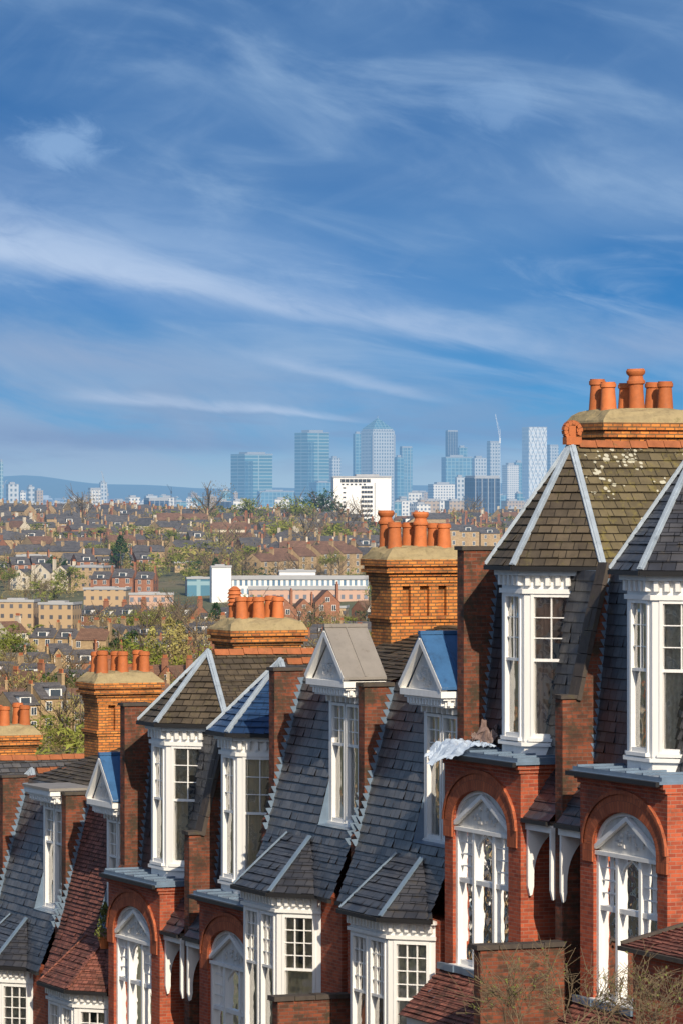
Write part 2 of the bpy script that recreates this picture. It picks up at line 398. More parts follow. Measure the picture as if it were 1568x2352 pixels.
def sawtooth(root, loc, m, x, pa, pb, step=.17, wdt=.14):
    mb=MB(m)
    n=int(abs(pb[1]-pa[1])/step)
    for k in range(n):
        f0=k/n; f1=(k+1)/n
        a=(pa[0]+(pb[0]-pa[0])*f0, pa[1]+(pb[1]-pa[1])*f0); b=(pa[0]+(pb[0]-pa[0])*f1, pa[1]+(pb[1]-pa[1])*f1)
        j=R.uniform(-.02,.02)
        pts=[(a[0]-.1,a[1]),(a[0]+.05,a[1]),(a[0]+wdt+j,b[1]-.015),(b[0]-.1,b[1])]
        mb.extx(pts, x-.006, x+.006, 0)
    mb.make('flashing',['lead'],root,loc)
potmesh={}
def pot_mesh(kind):
    if kind in potmesh: return potmesh[kind]
    mb=MB()
    if kind=='plain':
        pr=[(.19,0),(.18,.1),(.155,.45),(.15,.54),(.18,.56),(.18,.63),(.16,.64),(.16,.67),(.125,.67),(.12,.3)]
    elif kind=='tall':
        pr=[(.19,0),(.175,.1),(.155,.5),(.16,.58),(.2,.60),(.2,.65),(.165,.68),(.15,.75),(.2,.80),(.21,.85),(.18,.9),(.13,.9),(.1,.6)]
    else:
        pr=[(.18,0),(.16,.2),(.16,.42)]
        for k in range(4):
            z=.42+k*.1; pr+=[(.21,z+.01),(.17,z+.08),(.16,z+.1)]
        pr+=[(.19,.84),(.05,.95),(0,.95)]
    mb.lathe(0,0,pr,16); mb.sm=[True]*len(mb.f)
    o=mb.make('chimney_pot',['terra']); me=o.data; bpy.data.objects.remove(o)
    bm=bmesh.new(); bm.from_mesh(me); bmesh.ops.remove_doubles(bm,verts=bm.verts,dist=.0005); bmesh.ops.recalc_face_normals(bm,faces=bm.faces); bm.to_mesh(me); bm.free()
    try: me.set_sharp_from_angle(angle=math.radians(40))
    except Exception: pass
    potmesh[kind]=me; return me
def chimney(parent, loc, cx, cy, ztop, sx=1.2, ty=1.75, kinds=('plain',)*6, pc=None, ps=None, zb=-4.6):
    mb=MB()
    def ring(z0,z1,e,mat=0): mb.box(cx-sx/2-e,cx+sx/2+e,cy-ty/2-e,cy+ty/2+e,z0,z1,mat)
    zt=ztop-.30
    c=[(0.20,.155),(.13,.08),(.19,.08),(.10,.08),(.05,.155)]
    z=zt
    for e,h in c:
        ring(z-h,z,e); z-=h
    zp=z-.80
    mb.box(cx-sx/2+.14,cx+sx/2-.14,cy-ty/2+.14,cy+ty/2-.14,zp,z,0)
    for k in range(4):
        yc=cy-ty/2+ .15+(ty-.30)*k/3
        if k in (0,3): mb.box(cx-sx/2,cx+sx/2,yc-.15,yc+.15,zp,z,0)
        else:
            mb.box(cx-sx/2,cx-sx/2+.16,yc-.12,yc+.12,zp,z,0); mb.box(cx+sx/2-.16,cx+sx/2,yc-.12,yc+.12,zp,z,0)
    mb.box(cx-.12,cx+.12,cy-ty/2+.003,cy-ty/2+.12,zp,z,0); mb.box(cx-.12,cx+.12,cy+ty/2-.12,cy+ty/2-.003,zp,z,0)
    ring(z-.08,z-.002,.02)
    ring(zp-.08,zp,.07); ring(zp-.16,zp-.08,.035); ring(zb,zp-.16,0)
    st=mb.make('chimney',['brickor'],parent,loc)
    fb=MB()
    def rr(e,z,j):
        pts=[]
        for (ax,ay,bx,by) in ((-1,-1,1,-1),(1,-1,1,1),(1,1,-1,1),(-1,1,-1,-1)):
            for k in range(6):
                f=k/6
                x=(ax+(bx-ax)*f)*(sx/2+e); y=(ay+(by-ay)*f)*(ty/2+e)
                pts.append((cx+x+R.uniform(-j,j),cy+y+R.uniform(-j,j),z+R.uniform(-j,j)))
        return pts
    rings=[rr(.19,zt,.0),rr(.17,zt+.05,.02),rr(.07,zt+.16,.05),rr(-.05,zt+.27,.04),rr(-.25,zt+.31,.03)]
    for a,b in zip(rings[:-1],rings[1:]):
        for k in range(24):
            fb.poly([a[k],a[(k+1)%24],b[(k+1)%24],b[k]])
    fb.poly(rings[-1])
    fb.make('mortar_cap',['flaunch'],st)
    i=0; pc=cy if pc is None else pc; ps=ty*.36 if ps is None else ps
    for r in range(2):
        for k in range(3):
            kd=kinds[i]; i+=1
            if kd is None: continue
            po=bpy.data.objects.new('chimney_pot',pot_mesh(kd)); COL.objects.link(po); po.parent=st
            po.location=(cx+(-.27,.27)[r]+R.uniform(-.03,.03),pc+(k-1)*ps+R.uniform(-.04,.04),ztop-.08)
            sc=R.uniform(.92,1.05); po.scale=(sc,sc,sc*R.uniform(.98,1.1))
            po.rotation_euler=(R.uniform(-.03,.03),R.uniform(-.03,.03),R.random()*3)
    return st

def side_walls(root, loc, m, outer, zin, zout, mans, sloped, tw=-.16):
    w=MB(m)
    if sloped:
        prof=[(.1,ZB),(.1,-4.2),(-.32,-4.2),(-1.02,-1.45),(-6,-1.4),(-6,ZB)]
        c=MB(m); coping(c,(.1,-4.2),(-.32,-4.2),.01,.17); c.make('coping',['coping'],root,loc)
        c=MB(m); coping(c,(-.30,-4.2),(-.98,-1.45),.02,.19,.10,.04); c.make('coping',['coping'],root,loc)
    else:
        prof=[(.03,ZB),(.03,-5.6),(tw,-5.4),(tw,zin),(-.9,zin),(-3.5,zin+.5),(-6,zin+.2),(-6,ZB)]
        c=MB(m); coping(c,(tw,zin),(-.9,zin),.01,.17); c.make('coping',['coping'],root,loc)
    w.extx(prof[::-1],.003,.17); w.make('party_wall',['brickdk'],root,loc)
    sawtooth(root,loc,m,.178,mans[0],mans[1])
    if outer:
        w=MB(m)
        prof=[(.03,ZB),(.03,-5.6),(tw,-5.4),(tw,zout),(-.9,zout),(-3.5,zout+.3),(-7,zout+.1),(-7,ZB-2)]
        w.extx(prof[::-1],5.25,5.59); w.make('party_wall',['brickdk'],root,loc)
        c=MB(m); coping(c,(tw,zout),(-.9,zout),5.25,5.59); c.make('coping',['coping'],root,loc)
    sawtooth(root,loc,m,5.242 if outer else 5.2,mans[0],mans[1])

def porch_bits(root, loc, m):
    if m<0:
        w=MB(m); w.box(.003,.32,.1,2.0,ZB,-9.2,0); w.make('porch_wall',['brickdk'],root,loc)
        c=MB(m); coping(c,(2.05,-9.2),(.1,-9.2),.003,.32,.1,.05); c.make('coping',['coping'],root,loc)

def house_turret(pi, m, label, slate='slate', roofm='slate', chim=None, ridge_fin=False, curt='curtain', zr=1.0, ts=0.0):
    P=PP[pi]; L=LV[pi]
    root=empty('terraced_house', frame(P, L+ZB, m*2.7, 0), label, 'house', 'row of terraced houses stepping downhill')
    loc=(-m*2.7, 0, -ZB)
    w=MB(m); x0,x1=1.4,5.22; tf=.3; cx=3.4; a=1.4; zs=-7.0; bh=.72; zsill=-10.05; zt=-5.8
    w.poly([(x1,tf,ZB),(x0,tf,ZB),(x0,tf,zsill),(x1,tf,zsill)])
    w.poly([(cx-a,tf,zsill),(x0,tf,zsill),(x0,tf,zt),(cx-a,tf,zt)])
    w.poly([(x1,tf,zsill),(cx+a,tf,zsill),(cx+a,tf,zt),(x1,tf,zt)])
    NA=20
    def el(k,aa=a,bb=bh): th=math.pi*k/NA; return (cx+aa*math.cos(th), zs+bb*math.sin(th))
    for k in range(NA):
        p=el(k); q=el(k+1)
        w.poly([(p[0],tf,p[1]),(q[0],tf,q[1]),(q[0],tf,zt),(p[0],tf,zt)])
        w.poly([(p[0],tf,p[1]),(p[0],tf-.25,p[1]),(q[0],tf-.25,q[1]),(q[0],tf,q[1])])
    for xx in (cx-a,cx+a): w.poly([(xx,tf,zsill),(xx,tf-.25,zsill),(xx,tf-.25,zs),(xx,tf,zs)])
    w.poly([(x0,tf,ZB),(x0,-.85,ZB),(x0,-.85,zt),(x0,tf,zt)])
    w.poly([(x1,-.85,ZB),(x1,tf,ZB),(x1,tf,zt),(x1,-.85,zt)])
    w.poly([(x0,-.85,ZB),(.17,-.85,ZB),(.17,-.85,-5.5),(x0,-.85,-5.5)])
    w.box(.2,5.2,-8,-1.25,ZB-1.5,-1.65)
    w.box(x0+.05,x1-.05,-1.2,-.5,ZB,-5.8,1)
    w.box(x0-.04,x1+.02,-.8,tf+.05,-5.8,-5.72); w.box(x0-.08,x1+.02,-.8,tf+.10,-5.72,-5.62)
    w.box(x0-.03,x1,tf-.1,tf+.04,-10.35,-10.16)
    w.make('wall',['brick','room'],root,loc)
    r=MB(m)
    for k in range(NA):
        p=el(k); q=el(k+1); p2=el(k,a+.36,bh+.36); q2=el(k+1,a+.36,bh+.36)
        t0,t1=tf-.02,tf+.035
        r.poly([(p[0],t1,p[1]),(q[0],t1,q[1]),(q2[0],t1,q2[1]),(p2[0],t1,p2[1])],0,[(k*.16+.0,0),(k*.16+.16,0),(k*.16+.16,.36),(k*.16,.36)])
        r.poly([(p2[0],t1,p2[1]),(q2[0],t1,q2[1]),(q2[0],t0,q2[1]),(p2[0],t0,p2[1])])
        r.poly([(p[0],t1,p[1]),(p[0],t0,p[1]),(q[0],t0,q[1]),(q[0],t1,q[1])])
        p3=el(k,a+.44,bh+.44); q3=el(k+1,a+.44,bh+.44)
        r.poly([(p2[0],t1+.03,p2[1]),(q2[0],t1+.03,q2[1]),(q3[0],t1+.03,q3[1]),(p3[0],t1+.03,p3[1])])
        r.poly([(p3[0],t1+.03,p3[1]),(q3[0],t1+.03,q3[1]),(q3[0],t0,q3[1]),(p3[0],t0,p3[1])])
    for xx in (cx-a-.44,cx+a):
        r.box(xx,xx+.44,tf-.02,tf+.033,-7.35,zs-.003)
    r.make('window_arch',['rubbed'],root,loc)
    fm=MB(m); g=MB(m); cu=MB(m); tb=tf-.24; tfm=tf-.12
    for k in range(NA):
        p=el(k); q=el(k+1)
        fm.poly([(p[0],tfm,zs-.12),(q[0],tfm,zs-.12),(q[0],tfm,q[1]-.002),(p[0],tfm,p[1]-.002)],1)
        p2=el(k,a-.08,bh-.08); q2=el(k+1,a-.08,bh-.08)
        fm.poly([(p[0],tfm+.05,p[1]-.004),(q[0],tfm+.05,q[1]-.004),(q2[0],tfm+.05,q2[1]),(p2[0],tfm+.05,p2[1])])
        fm.poly([(p2[0],tfm+.05,p2[1]),(q2[0],tfm+.05,q2[1]),(q2[0],tfm,q2[1]),(p2[0],tfm,p2[1])])
    fm.beam((cx-a,tfm+.06,zs-.05),(cx,tfm+.06,zs+bh-.12),.09,.09); fm.beam((cx+a,tfm+.061,zs-.05),(cx,tfm+.061,zs+bh-.12),.09,.09)
    for k in range(22):
        xx=R.uniform(-.6,.6); zz=zs+R.uniform(.02,.42)*(1-abs(xx)); e=R.uniform(.03,.055)
        fm.box(cx+xx-e,cx+xx+e,tfm+.001,tfm+.04,zz-e*.7,zz+e*.7,1)
    fm.box(cx-a,cx+a,tb,tfm+.09,zs-.2,zs-.12)
    for xx,ww in ((cx-a,.1),(cx-.56,.11),(cx+.45,.11),(cx+a-.1,.1)):
        fm.box(xx,xx+ww,tb,tfm+.05,zsill,zs-.2)
    fm.box(cx-a-.05,cx+a+.05,tb,tf+.08,zsill-.09,zsill)
    fm.box(cx-a,cx+a,tb,tfm+.0,zsill,zsill+.1)
    ztr=-8.25
    fm.box(cx-a+.1,cx+a-.1,tb+.02,tfm+.02,ztr-.05,ztr+.05)
    lights=[(cx-a+.1,cx-.56,2),(cx-.45,cx+.45,1),(cx+.56,cx+a-.1,2)]
    for (xa,xb,cc) in lights:
        for c in range(1,cc): 
            x=xa+(xb-xa)*c/cc; fm.box(x-.011,x+.011,tb+.05,tb+.1,ztr+.05,zs-.2)
        if cc==2:
            for rr_ in range(1,4):
                z=ztr+.05+(zs-.2-ztr-.05)*rr_/4; fm.box(xa,xb,tb+.052,tb+.098,z-.011,z+.011)
        else:
            xm=(xa+xb)/2
            for sx_ in (-1,1):
                for k in range(6):
                    f0=k/6; f1=(k+1)/6
                    fm.beam((xm+sx_*(.43-.43*f0**2),tb+.075,-7.55+.32*f0),(xm+sx_*(.43-.43*f1**2),tb+.075,-7.55+.32*f1),.04,.04)
        g.poly([(xa,tb+.06,zsill+.1),(xb,tb+.06,zsill+.1),(xb,tb+.06,zs-.2),(xa,tb+.06,zs-.2)])
    for (xa,xb) in ((cx-a+.05,cx-.5),(cx+.5,cx+a-.05),(cx-.45,cx-.06),(cx+.08,cx+.45)):
        k=max(4,int((xb-xa)/.06)); pts=[(xa+(xb-xa)*i/k,-.03+.03*math.sin(i*1.8)) for i in range(k+1)]
        for i in range(k): cu.poly([(pts[i][0],pts[i][1],zsill),(pts[i+1][0],pts[i+1][1],zsill),(pts[i+1][0],pts[i+1][1],zs-.1),(pts[i][0],pts[i][1],zs-.1)])
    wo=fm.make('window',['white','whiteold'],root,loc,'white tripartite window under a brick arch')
    g.make('glass',['glass'],wo); cu.make('curtain',['lace'],wo)
    l=MB(m); l.box(x0-.14,x1+.02,-.9,tf+.18,-5.62,-5.56); l.box(x0-.1,x1,-.9,tf+.12,-5.56,-5.48)
    for k in range(6):
        xx=x0+.1+k*.72; l.box(xx,xx+.05,-.9,tf+.125,-5.48,-5.44)
    l.make('lead_ledge',['lead'],root,loc)
    gt=MB(m); gt.box(x0-.16,x1+.02,tf+.181,tf+.26,-5.66,-5.57); gt.make('gutter',['dark'],root,loc)
    rf=MB(m); ap=(2.95+ts,-1.6,zr); ze=-1.55
    f1,f2=(2.28+ts,.08,ze),(3.62+ts,.08,ze); c1,c2=(.92+ts,-1.35,ze),(4.98+ts,-1.35,ze)
    rf.slates(f2,f1,ap,ap,.2); rf.slates(f1,c1,ap,ap,.2); rf.slates(c2,f2,ap,ap,.2)
    b1=(.92+ts,-7,ze); b2=(4.98+ts,-7,ze); apb=(2.95+ts,-7,zr)
    rf.slates(c1,b1,apb,ap,.22,1); rf.slates(b2,c2,ap,apb,.22,1)
    rf.poly([c1,f1,f2,c2,b2,b1],2)
    rf.poly([b1,b2,apb],0)
    rf.poly([(.17,-1.0,-1.62),(5.25,-1.0,-1.62),(5.25,-7,-1.62),(.17,-7,-1.62)],2)
    rf.slates((5.25,-.62,-5.5),(.17,-.62,-5.5),(.17,-1.0,-1.62),(5.25,-1.0,-1.62),.22,3)
    rf.slates((1.42,.22,-6.72),(.17,.22,-6.72),(.17,-.62,-5.5),(1.42,-.62,-5.5),.2,3)
    rf.make('roof',[slate,roofm,'lead','slatedark'],root,loc)
    for p in (f1,f2,c1,c2):
        rt=MB(m); q=Vector(p)+Vector((0,0,.03)); a_=Vector(ap)+Vector((0,0,.05)); rt.beam(q,a_,.15,.05); rt.beam(q+Vector((0,0,.03)),a_+Vector((0,0,.04)),.06,.05)
        rt.make('hip_flashing',['leadlt'],root,loc)
    rd=MB(m)
    for k in range(13):
        y=-1.75-k*.4; zz=zr+R.uniform(-.012,.012); xr=2.95+ts
        rd.hexa([(xr-.15,y-.39,zz-.06),(xr+.15,y-.39,zz-.06),(xr+.15,y,zz-.05),(xr-.15,y,zz-.05),(xr-.05,y-.39,zz+.09),(xr+.05,y-.39,zz+.09),(xr+.05,y,zz+.1),(xr-.05,y,zz+.1)])
    rd.make('ridge_tiles',['terradk'],root,loc)
    if ridge_fin:
        fn=MB(m); fn.box(2.85,3.05,-1.8,-1.45,1.0,1.16)
        for k in range(10):
            t1=math.pi*(-.3+1.5*k/10); t2=math.pi*(-.3+1.5*(k+1)/10); rr1=.17
            fn.beam((2.95,-1.62+rr1*math.cos(t1),1.30+rr1*math.sin(t1)),(2.95,-1.62+rr1*math.cos(t2),1.30+rr1*math.sin(t2)),.14,.09)
        fn.box(2.88,3.02,-1.68,-1.52,1.1,1.4)
        fn.make('finial',['terra'],root,loc,'curled orange terracotta finial')
    gt=MB(m)
    for p,q in ((f1,f2),(f1,c1),(f2,c2),(c1,(.92+ts,-1.9,ze)),(c2,(4.98+ts,-1.9,ze))):
        gt.beam(Vector(p)+Vector((0,0,-.04)),Vector(q)+Vector((0,0,-.04)),.09,.09)
    gt.make('gutter',['dark'],root,loc)
    gt=MB(m); gt.box(.19,1.38,.22,.31,-6.8,-6.71); gt.make('gutter',['dark'],root,loc)
    gt=MB(m); gt.box(.19,.27,-.82,-.74,ZB,-5.9); gt.make('downpipe',['dark'],root,loc)
    for bx in (.20,1.29):
        br=MB(m)
        fs_=[0,.05,.10,.14,.15,.18,.22,.27,.33,.41,.5,.6,.72,.84,1.0]
        for f0,f1_ in zip(fs_[:-1],fs_[1:]):
            t0=.18-.95*f0; t1=.18-.95*f1_
            def under(f):
                if f<=.14: return -8.12-.22*math.sin(math.pi*min(1,f/.14))
                g_=min(1,(f-.14)/.7); return -6.98-.95*(1-math.sqrt(max(0,1-(1-g_)**2)))
            zz0,zz1=under(f0),under(f1_)
            if .14<=f0<.15: zz0=-7.9
            br.hexa([(bx,t1,zz1),(bx+.08,t1,zz1),(bx+.08,t0,zz0),(bx,t0,zz0),(bx,t1,-6.8),(bx+.08,t1,-6.8),(bx+.08,t0,-6.8),(bx,t0,-6.8)])
        br.make('porch_bracket',['white'],root,loc,'white curved timber bracket under the porch canopy')
    fb=MB(m); fb.box(.17,1.4,.06,.2,-6.95,-6.8); fb.make('porch_fascia',['white'],root,loc)
    tm=MB(m)
    core=[(2.62+ts,-.85),(3.28+ts,-.85),(3.95+ts,-1.55),(3.95+ts,-2.2),(1.95+ts,-2.2),(1.95+ts,-1.55)]
    tm.prism(core,-5.45,-1.7,1)
    edges=[((3.5,-.25),(2.4,-.25)),((2.4,-.25),(1.3,-1.35)),((4.6,-1.35),(3.5,-.25)),((1.3,-1.35),(1.3,-2.2)),((4.6,-2.2),(4.6,-1.35))]
    wins=[]
    for ei,(p,q) in enumerate(edges):
        p=(p[0]+ts,p[1]); q=(q[0]+ts,q[1])
        dx,dy=q[0]-p[0],q[1]-p[1]; ln=math.hypot(dx,dy); d=(dx/ln,dy/ln)
        n=(d[1],-d[0])
        mid=((p[0]+q[0])/2-2.95-ts,(p[1]+q[1])/2+1.5)
        if n[0]*mid[0]+n[1]*mid[1]<0: n=(-n[0],-n[1])
        tm.ob(p,d,n,0,ln,-.12,.0,-5.48,-5.2); tm.ob(p,d,n,0,ln,-.12,.0,-2.1,-1.6)
        if ei<3:
            pw=.15
            tm.ob(p,d,n,0,pw,-.12,.003,-5.2,-2.1); tm.ob(p,d,n,ln-pw,ln,-.12,.003,-5.2,-2.1)
            tm.ob(p,d,n,-.02,ln+.02,-.05,.06,-2.12,-2.02); tm.ob(p,d,n,-.05,ln+.05,-.05,.16,-1.74,-1.64)
            tm.ob(p,d,n,-.03,ln+.03,-.04,.08,-5.3,-5.22)
            k=int(ln/.2)
            for j in range(k):
                x=ln*(j+.5)/k; tm.ob(p,d,n,x-.045,x+.045,-.02,.12,-1.95,-1.75)
            wins.append((p,d,n,ln,pw,ei))
        else:
            tm.ob(p,d,n,0,ln,-.12,.0,-5.2,-2.1,2)
    tm.make('turret',['white','room','slate'],root,loc,'white timber turret with bracketed eaves')
    for (p,d,n,ln,pw,ei) in wins:
        o=(p[0]+d[0]*pw,p[1]+d[1]*pw)
        window(root,loc,m,o,d,n,ln-2*pw,-5.13,-2.12,2 if ei==0 else 3,3,1,.46,curt)
    side_walls(root,loc,m,m>0,0,-1.25,((-.66,-5.45),(-1.02,-1.75)),True)
    porch_bits(root,loc,m)
    t=MB(m); t.slates((5.3,1.35,-11.15),(1.3,1.35,-11.15),(1.3,.3,-10.15),(5.3,.3,-10.15),.12)
    t.make('bay_roof',['tile'],root,loc,'pinkish clay tiled roof over the ground-floor bay')
    t=MB(m)
    for k in range(9):
        x=1.3+k*.45; t.box(x,x+.44,.345,.45+R.uniform(-.02,.04),-10.2,-10.06+R.uniform(-.015,.015))
    t.make('ridge_tiles',['lead'],root,loc)
    bb=MB(m); bb.box(1.4,5.2,.345,1.2,ZB,-11.17); bb.make('bay',['white'],root,loc)
    if chim: chimney(root,loc,5.42*m,**chim)
    return root,loc

def house_gable(pi, m, label, dormer=(.4,2.3), flat=False, slate='slate', roofd='greylead', chim=None, low='slatedark', curt='curtain'):
    P=PP[pi]; L=LV[pi]
    root=empty('terraced_house', frame(P, L+ZB, m*2.7, 0), label, 'house', 'row of terraced houses stepping downhill')
    loc=(-m*2.7, 0, -ZB)
    w=MB(m)
    w.box(.17,5.25,-.7,.25,ZB,-7.02,0)
    w.box(.2,5.2,-8,-1.25,ZB-1.5,-2.3)
    w.make('wall',['brick'],root,loc)
    da,db=dormer
    rf=MB(m); A=(.05,-5.9); B=(-.95,-2.1)
    def tz(z): return A[0]+(B[0]-A[0])*(z-A[1])/(B[1]-A[1])
    crs=.22 if slate!='tile' else .11
    for xa,xb in ((.17,da),(db,5.25)):
        if xb-xa>.05: rf.slates((xb,A[0],A[1]),(xa,A[0],A[1]),(xa,B[0],B[1]),(xb,B[0],B[1]),crs)
    rf.slates((db,A[0],A[1]),(da,A[0],A[1]),(da,tz(-5.5),-5.5),(db,tz(-5.5),-5.5),crs)
    rf.poly([(db,tz(-5.5)+.03,-5.49),(da,tz(-5.5)+.03,-5.49),(da,-.5,-5.42),(db,-.5,-5.42)],1)
    for xx in (da,db): rf.poly([(xx,tz(-5.5),-5.5),(xx,-.5,-5.5),(xx,-.9,-2.2),(xx,tz(-2.2),-2.2)],1)
    rf.slates((5.25,B[0],B[1]),(.17,B[0],B[1]),(.17,-4.3,-1.0),(5.25,-4.3,-1.0),.22,3)
    rf.slates((.17,-8.2,-2.4),(5.25,-8.2,-2.4),(5.25,-4.3,-1.0),(.17,-4.3,-1.0),.22,3)
    E1=(4.32,1.25,-7.0); E2=(2.08,1.25,-7.0); E3=(1.12,.42,-7.0); E4=(5.28,.42,-7.0)
    T1=(2.5,.07,-5.8); T2=(3.9,.07,-5.8)
    rf.slates(E1,E2,T1,T2,.2,2); rf.slates(E2,E3,T1,T1,.2,2); rf.slates(E4,E1,T2,T2,.2,2)
    rf.slates((5.25,.5,-7.02),(.17,.5,-7.02),(.17,.05,-5.88),(5.25,.05,-5.88),.2,2)
    rf.poly([E1,E2,E3,E4],1)
    rf.make('roof',[slate,'lead',low,'slatefront'],root,loc)
    for a,b in ((E1,T2),(E2,T1)):
        hp=MB(m); hp.beam(Vector(a)+Vector((0,0,.04)),Vector(b)+Vector((0,0,.04)),.11,.04)
        hp.make('hip_flashing',['lead' if low!='tile' else 'tile'],root,loc)
    gt=MB(m)
    for a,b in ((E1,E2),(E2,E3),(E4,E1),(E3,(.2,.5,-7.02))):
        gt.beam(Vector(a)+Vector((0,.03,-.04)),Vector(b)+Vector((0,.03,-.04)),.1,.09)
    gt.make('gutter',['dark'],root,loc)
    bm=MB(m)
    core=[(3.95,.45),(2.45,.45),(2.0,.05),(4.4,.05)]
    bm.prism(core[::-1],ZB,-7.1,1)
    edges=[((4.25,1.02),(2.15,1.02)),((2.15,1.02),(1.38,.25)),((5.02,.25),(4.25,1.02))]
    wins=[]
    for ei,(p,q) in enumerate(edges):
        dx,dy=q[0]-p[0],q[1]-p[1]; ln=math.hypot(dx,dy); d=(dx/ln,dy/ln); n=(d[1],-d[0])
        mid=((p[0]+q[0])/2-3.2,(p[1]+q[1])/2)
        if n[0]*mid[0]+n[1]*mid[1]<0: n=(-n[0],-n[1])
        bm.ob(p,d,n,0,ln,-.12,0,-7.5,-7.04); bm.ob(p,d,n,-.06,ln+.06,-.1,.16,-7.12,-7.045); bm.ob(p,d,n,-.03,ln+.03,-.1,.07,-7.46,-7.38)
        k=int(ln/.17)
        for j in range(k):
            x=ln*(j+.5)/k; bm.ob(p,d,n,x-.04,x+.04,-.02,.11,-7.3,-7.13)
        bm.ob(p,d,n,0,.13,-.12,.004,-10.6,-7.5); bm.ob(p,d,n,ln-.13,ln,-.12,.004,-10.6,-7.5)
        bm.ob(p,d,n,0,ln,-.12,0,ZB,-10.6)
        bm.ob(p,d,n,-.04,ln+.04,-.1,.09,-10.75,-10.62)
        if ei==0: bm.ob(p,d,n,ln/2-.07,ln/2+.07,-.12,.004,-10.6,-7.5); wins+= [(p,d,n,.13,ln/2-.07),(p,d,n,ln/2+.07,ln-.13)]
        else: wins.append((p,d,n,.13,ln-.13))
    bm.make('bay',['white','room'],root,loc,'white canted bay with dentil cornice')
    for (p,d,n,a,b) in wins:
        o=(p[0]+d[0]*a,p[1]+d[1]*a)
        window(root,loc,m,o,d,n,b-a,-10.5,-7.5,3,4,1,.42,R.choice(['lace','curtain','curtain2']),lace=True)
    dm=MB(m); tf=-.33; hw=(db-da)/2; xc=(da+db)/2
    dm.box(da+.1,db-.1,-1.6,-.75,-5.45,-2.2,1)
    p=(db,tf); d=(-1,0); n=(0,1); ln=db-da
    dm.ob(p,d,n,0,.12,-.3,0,-5.45,-2.55); dm.ob(p,d,n,ln-.12,ln,-.3,0,-5.45,-2.55)
    dm.ob(p,d,n,0,ln,-.3,.0,-2.62,-2.12)
    dm.poly([(da+.002,tf-.1,-4.6),(da+.002,-.95,-2.2),(da+.002,tf-.1,-2.2)],2)
    dm.ob(p,d,n,-.05,ln+.05,-.3,.05,-5.52,-5.44)
    pt=.14; bk=-.82
    dm.box(da-.02,db+.02,bk,pt-.12,-2.46,-2.30,0)
    dm.box(da-.10,db+.10,bk,pt-.04,-2.30,-2.24,0)
    dm.box(da-.16,db+.16,bk-.05,pt+.04,-2.24,-2.10,0)
    for j in range(12):
        x=da+(db-da)*(j+.5)/12; dm.box(x-.04,x+.04,pt-.12,pt-.05,-2.42,-2.30)
    for xx in (da-.02,db+.02):
        for j in range(5):
            y=bk+.05+j*.17; dm.box(xx-.06,xx+.06,y,y+.08,-2.42,-2.30)
    for j in range(7):
        x=da+(db-da)*(j+.5)/7; dm.box(x-.04,x+.04,tf,tf+.12,-2.62,-2.47)
    if not flat:
        za=-1.0
        dm.poly([(db+.02,pt-.1,-2.1),(da-.02,pt-.1,-2.1),(xc,pt-.1,za-.12)],3)
        dm.poly([(da-.1,bk-.02,-2.1),(db+.1,bk-.02,-2.1),(xc,bk-.02,za)],2)
        dm.beam((da-.18,pt-.02,-2.06),(xc,pt-.02,za-.02),.16,.12); dm.beam((db+.18,pt-.021,-2.06),(xc,pt-.021,za-.02),.16,.12)
        for k in range(26):
            a1=R.uniform(0,6.28); rr_=R.uniform(.05,.42); x_=xc+math.cos(a1)*rr_; z_=-1.82+math.sin(a1)*rr_*.5; e=R.uniform(.03,.06)
            dm.hexa([(x_-e,pt-.1,z_-e),(x_+e,pt-.1,z_-e),(x_+.02,pt-.05,z_-.03),(x_-.02,pt-.05,z_-.03),(x_-e,pt-.1,z_+e),(x_+e,pt-.1,z_+e),(x_+.02,pt-.05,z_+.03),(x_-.02,pt-.05,z_+.03)],3)
    dm.make('dormer',['white','room','lead','whiteold'],root,loc,'white pedimented dormer' if not flat else 'white flat-topped dormer')
    dr=MB(m)
    if not flat:
        for sx_ in (-1,1):
            xe=xc+sx_*(hw+.22)
            pr=[(xe,pt+.05,-2.06),(xe,bk-.04,-2.06),(xc,bk-.04,-.93),(xc,pt+.05,-.93)]
            dr.poly(pr if sx_>0 else pr[::-1]); 
            pr2=[(q[0],q[1],q[2]+.06) for q in pr]
            dr.poly(pr2 if sx_>0 else pr2[::-1])
            dr.poly([pr[0],pr[3],pr2[3],pr2[0]]); dr.poly([pr[0],pr[1],pr2[1],pr2[0]]); dr.poly([pr[1],pr[2],pr2[2],pr2[1]])
            dr.beam((xe,-.34,-1.99),(xc,-.34,-.86),.03,.03)
        dr.beam((xc,pt+.06,-.86),(xc,bk-.04,-.86),.12,.08)
    else:
        dr.box(da-.2,db+.2,-1.4,pt+.08,-2.1,-2.03)
    dr.make('dormer_roof',[roofd],root,loc,'sheet-covered dormer roof')
    o=(db-.12,tf-.02)
    window(root,loc,m,o,d,n,(ln-.30)/2,-5.4,-2.65,2,3,1,.35,curt)
    window(root,loc,m,(db-.12-(ln-.30)/2-.06,tf-.02),d,n,(ln-.30)/2,-5.4,-2.65,2,3,1,.35,curt)
    side_walls(root,loc,m,m>0,-2.2,-2.05,((tz(-5.8),-5.8),(tz(-2.2),-2.2)),False)
    porch_bits(root,loc,m)
    if chim: chimney(root,loc,5.42*m,**chim)
    return root,loc

